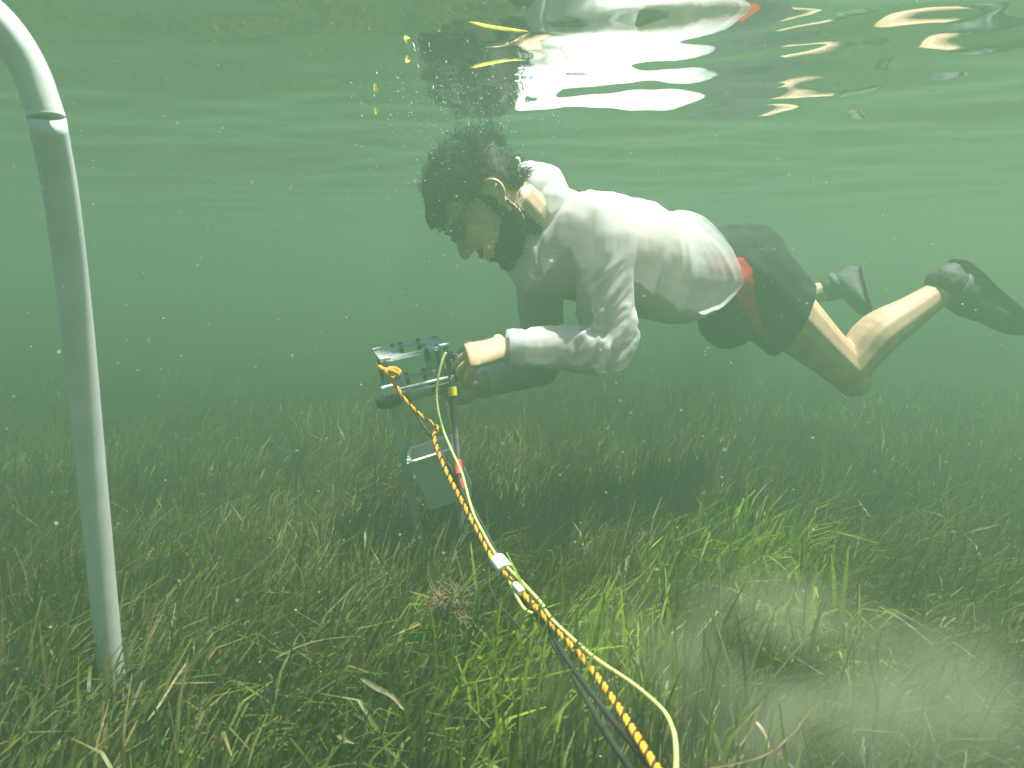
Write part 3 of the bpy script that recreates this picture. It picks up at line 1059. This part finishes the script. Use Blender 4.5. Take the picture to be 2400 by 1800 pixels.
obj('upper_plate', holed_plate(0, 0.006, 0.036), M['acrylic'], inst, False)
obj('lower_plate', holed_plate(-GAP, 0.006, 0.036), M['acrylic'], inst, False)
bm = bmesh.new()
box(bm, L3(HWA - 0.02, HWD - 0.012, -GAP / 2), (0.020, 0.003, GAP / 2 - 0.004), DAX, 0.001)
obj('back_plate', bm, M['acrylic'], inst, False)
for sa in (-1, 1):
    for sdd in (-1, 1):
        bm = bmesh.new()
        tube(bm, [L3(sa * (HWA - 0.007), sdd * (HWD - 0.007), -GAP - 0.010), L3(sa * (HWA - 0.007), sdd * (HWD - 0.007), 0.006)], [0.0042, 0.0042], 12, None, True, 1)
        obj('post', bm, M['black'], inst)
        bm = bmesh.new()
        p = L3(sa * (HWA - 0.009), sdd * (HWD - 0.004), 0.0045)
        box(bm, p, (0.011, 0.004, 0.003), DAX, 0.0012)
        obj('corner_clamp', bm, M['white'] if sdd < 0 else M['steel'], inst)
for a_, d_ in ((-0.012, HWD), (0.024, -HWD), (-0.03, HWD), (0.03, HWD)):
    for v_ in (0, -GAP):
        bm = bmesh.new()
        box(bm, L3(a_, d_ * 0.97, v_ - 0.006), (0.0042, 0.005, 0.014), DAX, 0.0012)
        obj('clip', bm, M['black'], inst)
for dv_ in (0.006, -0.0045):
    bm = bmesh.new()
    tube(bm, [L3(-0.066, -HWD - 0.006, -GAP + dv_), L3(0.078, -HWD - 0.006, -GAP + dv_)], [0.0038, 0.0038], 12, None, True, 1)
    obj('rail', bm, M['steel'], inst)
for a_ in (-0.052, 0.052):
    for d_ in (-0.036, 0.036):
        for v_ in (0.0035, -GAP + 0.0035):
            bm = bmesh.new()
            tube(bm, [L3(a_, d_, v_), L3(a_, d_, v_ + 0.004)], [0.0042, 0.0038], 6, None, True, 1)
            obj('bolt', bm, M['steel'], inst, False)
# sensor housing below the rails
sh_ = bmesh.new()
tube(sh_, [L3(-0.078, -0.022, -GAP - 0.026), L3(-0.02, -0.022, -GAP - 0.026), L3(0.075, -0.022, -GAP - 0.026)], [0.0115, 0.0115, 0.0115], 22, None, True, 1)
sh_ = obj('sensor_housing', sh_, M['steel'], inst)
bm = bmesh.new()
limb(bm, [L3(-0.088, -0.024, -GAP - 0.026), L3(-0.074, -0.022, -GAP - 0.026), L3(-0.058, -0.022, -GAP - 0.026)], [0.0135, 0.0160, 0.0160], 22)
obj('end_cap', bm, M['black'], sh_)
bm = bmesh.new()
box(bm, L3(-0.070, -HWD - 0.004, -GAP + 0.010), (0.016, 0.008, 0.010), DAX, 0.002)
obj('shackle', bm, M['white'], inst)
# right hand connector with its short whip cable and taped splice
bm = bmesh.new()
limb(bm, [L3(0.086, -0.03, -0.034), L3(0.100, -0.035, -0.036), L3(0.112, -0.038, -0.044)], [0.010, 0.012, 0.009], 16)
obj('connector', bm, M['steel'], inst)
bm = bmesh.new()
box(bm, L3(0.083, -0.02, -0.055), (0.007, 0.02, 0.030), DAX, 0.002)
obj('bracket', bm, M['black'], inst)
# stakes (angle bars) and tray
def stake(px0, py0, y0_, px1, py1, y1_):
    bm = bmesh.new()
    p0, p1 = W(px0, py0, y0_), W(px1, py1, y1_)
    t = (p1 - p0).normalized()
    s1 = (A - t * A.dot(t)).normalized()
    s2 = t.cross(s1)
    h = (p1 - p0).length / 2
    c = (p0 + p1) / 2
    box(bm, c, (0.0095, 0.0017, h), (s1, s2, t), 0.0006)
    box(bm, c + s1 * 0.0078 - s2 * 0.0117, (0.0017, 0.0098, h), (s1, s2, t), 0.0006)
    return obj('stake', bm, M['steel'], inst, False)


stake(912, 885, 1.36, 1003, 1370, 1.36)
stake(1020, 872, 1.40, 1104, 1330, 1.40)
# tray: open-topped box of thin sheet hung between the stakes
T0 = W(1010, 1052, 1.33)
TA = (W(1060, 1044, 1.33) - W(966, 1074, 1.33)).normalized()
TV = Vector((-0.20, -0.28, 0.94)); TV = (TV - TA * TV.dot(TA)).normalized()
TD = TV.cross(TA)
if TD.y < 0: TD = -TD
tray = empty('tray', inst.location.copy(), 'x', 'x')
for k_ in list(tray.keys()): del tray[k_]
tray.parent = inst
tray.location = (0, 0, 0)
hw, hd2, hh = 0.049, 0.030, 0.066
TAX = (TA, TD, TV)
for nm, c, hsz in (('front_panel', (0, -hd2, -hh), (hw, 0.0015, hh)), ('back_panel', (0, hd2, -hh), (hw, 0.0015, hh)), ('side_panel', (-hw, 0, -hh), (0.0015, hd2 - 0.0018, hh)), ('side_panel', (hw, 0, -hh), (0.0015, hd2 - 0.0018, hh)), ('bottom_panel', (0, 0, -2 * hh + 0.002), (hw - 0.002, hd2 - 0.002, 0.0015))):
    bm = bmesh.new()
    box(bm, T0 + TA * c[0] + TD * c[1] + TV * c[2], hsz, TAX, 0.0005)
    obj(nm, bm, M['tray'], tray, False)

for c, hsz in (((0, -hd2 - 0.003, 0.0012), (hw + 0.004, 0.0045, 0.0011)), ((0, hd2 + 0.003, 0.0012), (hw + 0.004, 0.0045, 0.0011)), ((-hw - 0.002, 0, 0.0012), (0.0040, hd2 - 0.002, 0.0011)), ((hw + 0.002, 0, 0.0012), (0.0040, hd2 - 0.002, 0.0011))):
    bm = bmesh.new()
    box(bm, T0 + TA * c[0] + TD * c[1] + TV * c[2], hsz, TAX, 0.0004)
    obj('rim', bm, M['white'], tray, False)

# ------------------------------------------------------------------ ropes and cables
def near_y(py, Y):
    """the bundle rises towards the viewer"""
    return Y if py < 1000 else min(Y, float(np.interp(py, [1000, 1120, 1326, 1588, 1815, 1950], [1.245, 1.13, 0.93, 0.70, 0.50, 0.40])))


def path3(pts, lift=False, dy=0.0):
    return [W(p[0], p[1], near_y(p[1], p[2]) + dy if lift else p[2]) for p in pts]


def strand_rope(name, pts, r, pitch, label, cat):
    """laid rope: two orange strands and one thinner black strand wound round each other"""
    C = [Vector(p) for p in catmull([tuple(p) for p in pts], 24)]
    # even resampling
    d = [0.0]
    for a, b in zip(C, C[1:]): d.append(d[-1] + (b - a).length)
    n = int(d[-1] / 0.0022)
    arr = np.array([tuple(c) for c in C])
    s = np.linspace(0, d[-1], n)
    Pn = np.stack([np.interp(s, d, arr[:, i]) for i in range(3)], -1)
    T = np.gradient(Pn, axis=0); T /= np.linalg.norm(T, axis=1)[:, None]
    u = np.cross(T, np.array([0.2, 0.9, 0.1])); u /= np.linalg.norm(u, axis=1)[:, None]
    w = np.cross(T, u)
    rt = empty(name, pts[0], label, cat)
    for k, (mt, nm, rs) in enumerate((('orange', 'orange_strand', 0.68), ('orange', 'orange_strand', 0.68), ('blackyarn', 'black_strand', 0.47))):
        ph = s / pitch * 2 * math.pi + k * 2.0944 + 1.3 * np.sin(s * 21) + 0.8 * np.sin(s * 53 + 1)
        cc = Pn + (u * np.cos(ph)[:, None] + w * np.sin(ph)[:, None]) * (r * 0.52)
        seg = 6
        ring = np.stack([cc + (u * math.cos(q) + w * math.sin(q)) * (r * rs) for q in np.linspace(0, 2 * math.pi, seg, endpoint=False)], 1).reshape(-1, 3)
        i = np.arange(n - 1)[:, None] * seg
        j = np.arange(seg)[None, :]
        Q = np.stack([i + j, i + (j + 1) % seg, i + seg + (j + 1) % seg, i + seg + j], -1).reshape(-1, 4)
        link(nm, np_mesh(nm, ring, Q), M[mt], rt)
    return rt


ROPE = [(912, 878, 1.262), (925, 900, 1.262), (948, 936, 1.255), (985, 973, 1.25), (1018, 996, 1.245), (1024, 1006, 1.24), (1017, 1024, 1.235), (1027, 1060, 1.22), (1046, 1105, 1.20), (1085, 1180, 1.165), (1128, 1260, 1.12), (1157, 1315, 1.055), (1192, 1355, 1.03), (1229, 1395, 1.01), (1280, 1450, 0.96), (1343, 1518, 0.90), (1389, 1572, 0.84), (1448, 1657, 0.775), (1507, 1750, 0.71), (1548, 1815, 0.66), (1640, 1950, 0.58)]
rope = strand_rope('rope', path3(ROPE, True), 0.0041, 0.023, 'orange and black twisted rope running from the instrument towards the viewer', 'rope')
# knot where the rope is made fast
bm = bmesh.new()
kp = [(888, 858, 1.275), (898, 866, 1.262), (912, 868, 1.255), (925, 872, 1.252), (932, 880, 1.258), (924, 888, 1.262), (910, 884, 1.256), (905, 872, 1.252), (915, 864, 1.262), (930, 866, 1.268), (936, 874, 1.266), (920, 892, 1.26)]
tube(bm, path3(kp), [0.0048] * len(kp), 8, None, True, 5)
obj('knot', bm, M['orange'], rope)


def cable(name, pts, r, m, label, cat='cable', sub=8, dy=0.0):
    rt = empty(name, W(*pts[0]), label, cat)
    bm = bmesh.new()
    tube(bm, path3(pts, True, dy), [r] * len(pts), 10, None, True, sub)
    obj('jacket', bm, M[m], rt)
    return rt


LIME = [(1045, 826, 1.262), (1036, 848, 1.255), (1027, 885, 1.25), (1023, 925, 1.248), (1028, 970, 1.24), (1040, 1012, 1.235), (1056, 1050, 1.225), (1072, 1085, 1.215), (1085, 1117, 1.20), (1107, 1197, 1.165), (1136, 1256, 1.125), (1160, 1297, 1.085), (1187, 1328, 1.055), (1220, 1361, 1.02), (1267, 1412, 0.975), (1292, 1450, 0.95), (1355, 1509, 0.91), (1406, 1551, 0.87), (1482, 1602, 0.825), (1550, 1661, 0.79), (1576, 1708, 0.765), (1584, 1758, 0.74), (1582, 1830, 0.71), (1570, 1930, 0.67)]
lime = cable('lime_cable', LIME, 0.0027, 'lime', 'long pale lime cable hanging from the instrument and looping out at lower right', dy=-0.008)
cable('lime_cable', [(1186, 1345, 1.04), (1200, 1375, 1.03), (1218, 1412, 1.02), (1232, 1430, 1.015), (1248, 1438, 1.01)], 0.0026, 'lime', 'short loose lime cable end below the white tag on the rope')
blk = cable('black_cable', [(936, 905, 1.30), (962, 945, 1.285), (988, 992, 1.27), (1016, 1030, 1.26), (1048, 1085, 1.24), (1080, 1150, 1.20), (1112, 1215, 1.155), (1142, 1272, 1.105), (1168, 1318, 1.065), (1205, 1375, 1.03), (1240, 1422, 1.0), (1274, 1465, 0.975), (1300, 1515, 0.93), (1328, 1562, 0.88), (1374, 1638, 0.82), (1413, 1708, 0.765), (1465, 1785, 0.70), (1540, 1900, 0.63)], 0.0036, 'cable', 'black cable from the sensor housing, leftmost of the bundle at the bottom edge', dy=0.022)
cable('black_cable', [(1050, 1085, 1.26), (1084, 1145, 1.22), (1120, 1212, 1.17), (1150, 1268, 1.12), (1178, 1320, 1.075), (1214, 1378, 1.04), (1250, 1425, 1.0), (1286, 1468, 0.985), (1310, 1515, 0.95), (1340, 1562, 0.91), (1387, 1625, 0.85), (1432, 1684, 0.80), (1484, 1747, 0.75), (1526, 1800, 0.705), (1590, 1890, 0.655)], 0.0034, 'cable', 'black cable lying between the orange rope and the other black cable', dy=0.014)
cable('thin_wire', [(1146, 1330, 1.07), (1148, 1372, 1.06), (1168, 1415, 1.04), (1205, 1455, 1.02), (1238, 1495, 0.99), (1262, 1508, 0.98), (1285, 1490, 0.97)], 0.0016, 'cable', 'thin dark wire drooping below the white tag', 'wire')
# taped whip: yellow band, black sleeve, red bands
whip = empty('sensor_whip', W(1062, 900, 1.25), 'black sleeved cable splice with yellow and red tape bands hanging from the instrument', 'cable splice')
bm = bmesh.new()
tube(bm, path3([(1056, 842, 1.262), (1060, 862, 1.256), (1054, 882, 1.252), (1060, 905, 1.25)]), [0.0032] * 4, 10, None, True, 6)
obj('lead', bm, M['cable'], whip)
bm = bmesh.new()
tube(bm, path3([(1060, 905, 1.25), (1063, 960, 1.245), (1070, 1020, 1.235), (1075, 1090, 1.22)], True), [0.0072, 0.0074, 0.0072, 0.0064], 14, None, True, 5)
obj('sleeve', bm, M['cable'], whip)
bm = bmesh.new()
tube(bm, path3([(1060, 907, 1.25), (1062, 927, 1.249)]), [0.0084, 0.0084], 24, None, True, 1)
obj('yellow_tape', bm, M['yellow'], whip, False)
bm = bmesh.new()
tube(bm, path3([(1073.5, 1082, 1.22), (1077, 1114, 1.216)], True), [0.0076, 0.0070], 14, None, True, 1)
obj('red_tape', bm, M['redtape'], whip, False)
bm = bmesh.new()
tube(bm, path3([(1076, 1112, 1.216), (1084, 1150, 1.20), (1100, 1190, 1.175)], True), [0.0050, 0.0050, 0.0050], 12, None, True, 4)
obj('tail', bm, M['cable'], whip)
bm = bmesh.new()
tube(bm, path3([(1081, 1126, 1.205), (1090, 1150, 1.199)], True), [0.0058, 0.0058], 12, None, True, 1)
obj('red_tape', bm, M['redtape'], whip, False)
# white tags
bm = bmesh.new()
a, b = W(1164, 1308, 0.940), W(1184, 1334, 0.918)
tube(bm, [a, a.lerp(b, 0.1), a.lerp(b, 0.9), b], [(0.0125, 0.009), (0.0135, 0.0105), (0.0135, 0.0105), (0.0125, 0.009)], 16, None, True, 1)
tgo = obj('tape_wrap', bm, M['white'], None, False)
tag(tgo, 'wide white tape wrap binding rope and cables together', 'tape')
bm = bmesh.new()
a, b = W(1206, 1370, 0.884), W(1224, 1390, 0.866)
tube(bm, [a, a.lerp(b, 0.1), a.lerp(b, 0.9), b], [(0.005, 0.0055), (0.006, 0.0065), (0.006, 0.0065), (0.005, 0.0055)], 14, None, True, 1)
tgo = obj('tape_wrap', bm, M['white'], None, False)
tag(tgo, 'small white tape band on the orange rope below the wide wrap', 'tape')

# ------------------------------------------------------------------ torn-out clump and loose leaves
def leaf_strip(pts, w, tint, tip, facev=None):
    C = [Vector(p) for p in catmull([tuple(p) for p in pts], 4)]
    n = len(C)
    V, Q, cl = [], [], []
    for i, c in enumerate(C):
        t = (C[min(i + 1, n - 1)] - C[max(i - 1, 0)]).normalized()
        s = t.cross(facev or Vector((0.15, -1, 0.35))).normalized()
        k = i / (n - 1)
        ww = w * (0.6 + 0.5 * math.sin(math.pi * min(1, k + 0.15))) * (0.4 if i in (0, n - 1) else 1)
        mid = t.cross(s) * (w * 0.18)
        V += [c - s * ww / 2, c + mid, c + s * ww / 2]
        col = np.array(tint) * (1 - k) + np.array(tip) * k
        cl += [col] * 3
        if i:
            b = (i - 1) * 3
            Q += [(b, b + 1, b + 4, b + 3), (b + 1, b + 2, b + 5, b + 4)]
    me = np_mesh('leaf', np.array([tuple(v) for v in V]), np.array(Q))
    set_col(me, np.array(cl))
    return me


cp = W(1052, 1420, 0.91)
clump = empty('dead_seagrass_clump', cp, 'brown torn clump of dead seagrass and roots left of the rope', 'seagrass clump')
rg = np.random.default_rng(5)
bm = bmesh.new()
for k in range(200):
    d = Vector(rg.normal(0, 1, 3)).normalized()
    d.y *= 0.6
    L = rg.uniform(0.012, 0.040)
    a = cp + Vector(rg.normal(0, 0.012, 3))
    tube(bm, [a, a + d * L * 0.5 + Vector(rg.normal(0, 0.004, 3)), a + d * L + Vector(rg.normal(0, 0.006, 3))], [0.0011, 0.0009, 0.0004], 4, None, True, 2)
obj('roots', bm, M['brown'], clump)
for (x, y, Y2), w in (((960, 1385, 1.02), 0.006), ((1008, 1350, 1.05), 0.005), ((1128, 1335, 1.05), 0.004), ((1145, 1415, 1.03), 0.004), ((920, 1490, 0.98), 0.004), ((975, 1478, 1.0), 0.004), ((1110, 1490, 1.0), 0.007), ((1150, 1500, 1.0), 0.006), ((1075, 1465, 1.0), 0.006), ((1010, 1430, 1.0), 0.005), ((1040, 1380, 1.0), 0.005)):
    e = W(x, y, Y2 * 0.88)
    m_ = cp.lerp(e, 0.5) + Vector(rg.normal(0, 0.006, 3))
    link('leaf', leaf_strip([cp, m_, e], w, TAN * rg.uniform(0.6, 1.0), TAN * rg.uniform(0.8, 1.5)), M['deadleaf'], clump)

PALE = np.array((0.27, 0.235, 0.13))
GRN = np.array((0.14, 0.22, 0.04))
LOOSE = [
    ([(845, 1588, 0.80), (880, 1610, 0.80), (918, 1630, 0.81), (948, 1664, 0.81)], 0.010, PALE, PALE * 1.2, 'pale frayed leaf lying on the seagrass left of the cables'),
    ([(790, 1722, 0.70), (808, 1732, 0.70), (832, 1742, 0.70)], 0.008, PALE, PALE * 1.3, 'short pale leaf fragment near the bottom edge left of centre'),
    ([(440, 1550, 0.80), (412, 1590, 0.80), (375, 1650, 0.79), (345, 1690, 0.79)], 0.0045, PALE * 0.8, PALE, 'long straw coloured leaf leaning right of the white pole base'),
    ([(645, 1543, 0.85), (700, 1515, 0.86), (760, 1498, 0.88), (840, 1490, 0.9)], 0.0028, PALE * 0.8, PALE * 1.1, 'thin pale stem arching over the seagrass between pole and clump'),
    ([(2060, 1420, 0.95), (2110, 1450, 0.94), (2150, 1480, 0.94), (2190, 1515, 0.93)], 0.006, PALE * 0.5, PALE, 'pale leaf bending down right of the silt cloud'),
    ([(1772, 1690, 0.72), (1788, 1712, 0.72), (1800, 1740, 0.72), (1803, 1765, 0.72)], 0.0075, PALE * 1.1, PALE * 0.9, 'curved pale leaf tip standing up through the silt cloud'),
    ([(1905, 1655, 0.72), (1860, 1715, 0.71), (1800, 1765, 0.70), (1720, 1790, 0.69), (1620, 1805, 0.68)], 0.005, TAN * 0.8, TAN, 'long brown stalk arching along the bottom right in the silt'),
    ([(2010, 1170, 1.35), (2035, 1205, 1.35), (2050, 1225, 1.35)], 0.005, PALE * 0.5, PALE * 0.8, 'dull leaf leaning left of the bright drifting leaf at right'),
    ([(2270, 1245, 1.2), (2310, 1236, 1.2), (2348, 1226, 1.2)], 0.008, PALE * 0.7, PALE, 'bright drifting leaf near the right edge above the seagrass'),
    ([(2155, 1195, 1.3), (2200, 1205, 1.3), (2228, 1228, 1.3), (2250, 1252, 1.3)], 0.005, PALE * 0.5, PALE * 0.8, 'arched brown leaf just left of the bright drifting leaf'),
    ([(1765, 1310, 1.15), (1795, 1302, 1.15), (1825, 1320, 1.15), (1855, 1350, 1.15)], 0.005, PALE * 0.5, PALE * 1.1, 'pale arched leaf over the bright green tuft'),
    ([(1345, 1465, 0.93), (1365, 1455, 0.93), (1390, 1452, 0.93)], 0.006, GRN, GRN * 1.4, 'small bright green leaf beside the rope below the dark shadow'),
    ([(1640, 1315, 1.15), (1660, 1260, 1.17), (1672, 1225, 1.18), (1680, 1195, 1.18)], 0.008, GRN * 0.7, GRN * 1.3, 'tall upright green leaf at the edge of the dark shadow'),
    ([(1575, 1270, 1.2), (1640, 1240, 1.2), (1700, 1210, 1.2)], 0.006, GRN * 0.6, GRN, 'slender green leaf slanting out of the shadow towards the bright tuft'),
    # bits drifting under the surface
    ([(400, 290, 1.6), (425, 292, 1.6), (447, 294, 1.6)], 0.009, PALE, PALE, 'straw coloured leaf scrap drifting below the surface right of the pole'),
    ([(525, 366, 1.9), (540, 369, 1.9), (552, 372, 1.9)], 0.008, PALE * 0.9, PALE, 'small tan leaf scrap drifting midway between pole and head'),
    ([(290, 428, 2.2), (330, 424, 2.2), (372, 430, 2.2)], 0.007, PALE * 0.8, PALE * 0.8, 'long faint leaf drifting in open water just right of the pole'),
    ([(512, 420, 2.1), (535, 418, 2.1), (562, 417, 2.1)], 0.008, PALE * 0.9, PALE, 'faint leaf drifting lowest of those between pole and head'),
    ([(2100, 330, 2.0), (2150, 327, 2.0), (2225, 320, 2.0)], 0.008, PALE * 0.6, PALE * 0.7, 'long faint leaf drifting under the surface at upper right'),
]
for pts, w, c1, c2, lab in LOOSE:
    P3 = [W(px_, py_, min(Y_, 0.445 * FPX / (py_ - 720)) if py_ > 1000 else Y_) for px_, py_, Y_ in pts]     # resting on the canopy
    o = link('drifting_leaf', leaf_strip([p - P3[0] for p in P3], w * (0.62 if pts[0][1] > 1000 else 1), c1, c2), M['deadleaf'])
    o.location = P3[0]
    tag(o, lab, 'leaf', 'loose seagrass leaves')
YEL = np.array((0.75, 0.66, 0.10))
for pts, w, lab in (([(948, 60, 1.02), (955, 72, 1.02), (962, 86, 1.02)], 0.012, 'small yellow leaf scrap under the dark reflection at top'),
                    ([(881, 246, 1.25), (882, 256, 1.25), (881, 268, 1.25)], 0.008, 'tiny yellow leaf scrap floating left of the head reflection'),
                    ([(1100, 158, 1.0), (1150, 147, 1.0), (1200, 139, 1.0), (1235, 140, 1.0)], 0.006, 'thin yellow leaf crossing the bright reflection of the shirt')):
    P3 = path3(pts)
    P3 = [Vector((p.x, p.y, min(p.z, SURF - 0.016))) for p in P3]
    o = link('yellow_leaf', leaf_strip([p - P3[0] for p in P3], w, YEL, YEL), M['deadleaf'])
    o.location = P3[0]
    tag(o, lab, 'leaf', 'yellow leaf scraps at the surface')

# ------------------------------------------------------------------ suspended flecks, bubbles, silt
def specks(n, gen, r0, r1, seed, stretch=1.0):
    rg = np.random.default_rng(seed)
    P = gen(rg, n)
    r = rg.uniform(r0, r1, n) * rg.uniform(0.5, 1.0, n)
    oc = np.array([[1, 0, 0], [-1, 0, 0], [0, 1, 0], [0, -1, 0], [0, 0, 1], [0, 0, -1]], dtype=float)
    d = rg.normal(0, 1, (n, 6, 3)) * 0.25
    sv = (oc[None] + d)
    sv[:, :, 0] *= stretch
    V = (P[:, None, :] + sv * r[:, None, None]).reshape(-1, 3)
    f = np.array([[0, 2, 4], [2, 1, 4], [1, 3, 4], [3, 0, 4], [2, 0, 5], [1, 2, 5], [3, 1, 5], [0, 3, 5]])
    return np_mesh('specks', V, (np.arange(n)[:, None, None] * 6 + f[None]).reshape(-1, 3))


def open_water(rg, n):
    Y = 0.35 + 2.6 * rg.uniform(0, 1, n) ** 0.8
    X = rg.uniform(-1, 1, n) * (0.9 * Y + 0.1)
    Z = rg.uniform(0.12, SURF - 0.03, n)
    return np.stack([X, Y, Z], -1)


o = link('suspended_flecks', specks(10000, open_water, 0.00015, 0.0007, 101, 2.2), M['fleck'])
tag(o, 'pale specks suspended in the water', 'specks', kind='stuff')


def round_head(rg, n):
    P = np.array(HC) + np.array(HU) * 0.05 + rg.normal(0, 0.085, (n, 3)) + np.array([-0.03, -0.09, 0.03])
    P[:, 2] = np.minimum(P[:, 2], SURF - 0.015)
    return P


def near_surface(rg, n):
    P = round_head(rg, n)
    k = n // 2
    P[:k, 0] = rg.uniform(-0.32, 0.10, k)
    P[:k, 1] = rg.uniform(1.15, 1.5, k)
    P[:k, 2] = SURF - rg.uniform(0.012, 0.022, k)
    return P


o = link('bubbles', specks(320, near_surface, 0.0006, 0.0016, 102), M['white'])
tag(o, 'tiny bubbles clinging round the head below the surface', 'bubbles', kind='stuff')

sc_ = W(1870, 1680, 0.74)
bm = bmesh.new()
ball(bm, (0, 0, 0), 1.0, None, 3)
for v in bm.verts:
    nz = vnoise(np.array([tuple(v.co * 2.0)]), 111)[0]
    v.co = Vector((v.co.x * 0.50, v.co.y * 0.36, v.co.z * 0.17)) * (1 + 0.25 * nz)
silt = obj('silt_cloud', bm, None, None, True)
silt.location = Vector((sc_.x, sc_.y, 0.17))
m, n, l, out = mat('stirred_silt')
pv = n.new('ShaderNodeVolumePrincipled')
pv.inputs['Color'].default_value = (0.54, 0.58, 0.40, 1)
tc = n.new('ShaderNodeTexCoord')
nz = n.new('ShaderNodeTexNoise')
nz.inputs['Scale'].default_value = 7
nz.inputs['Detail'].default_value = 3
l.new(tc.outputs['Object'], nz.inputs['Vector'])
mp = n.new('ShaderNodeMapping')
mp.inputs['Scale'].default_value = (1 / 0.50, 1 / 0.36, 1 / 0.17)
l.new(tc.outputs['Object'], mp.inputs['Vector'])
ln = n.new('ShaderNodeVectorMath'); ln.operation = 'LENGTH'
l.new(mp.outputs['Vector'], ln.inputs[0])
mr = n.new('ShaderNodeMapRange')
mr.inputs['From Min'].default_value = 0.15
mr.inputs['From Max'].default_value = 0.85
mr.inputs['To Min'].default_value = 1.0
mr.inputs['To Max'].default_value = 0.0
mr.interpolation_type = 'SMOOTHSTEP'
l.new(ln.outputs['Value'], mr.inputs['Value'])
m2 = n.new('ShaderNodeMapRange')
m2.inputs['From Min'].default_value = 0.42
m2.inputs['From Max'].default_value = 0.68
m2.inputs['To Min'].default_value = 0.0
m2.inputs['To Max'].default_value = 1.6
l.new(nz.outputs['Fac'], m2.inputs['Value'])
mu = n.new('ShaderNodeMath'); mu.operation = 'MULTIPLY'
l.new(mr.outputs['Result'], mu.inputs[0]); l.new(m2.outputs['Result'], mu.inputs[1])
mu2 = n.new('ShaderNodeMath'); mu2.operation = 'MULTIPLY'
l.new(mu.outputs['Value'], mu2.inputs[0]); mu2.inputs[1].default_value = 3.4
l.new(mu2.outputs['Value'], pv.inputs['Density'])
l.new(pv.outputs['Volume'], out.inputs['Volume'])
silt.data.materials.append(m)
tag(silt, 'pale cloud of stirred up silt over the seagrass at lower right', 'silt cloud', kind='stuff')
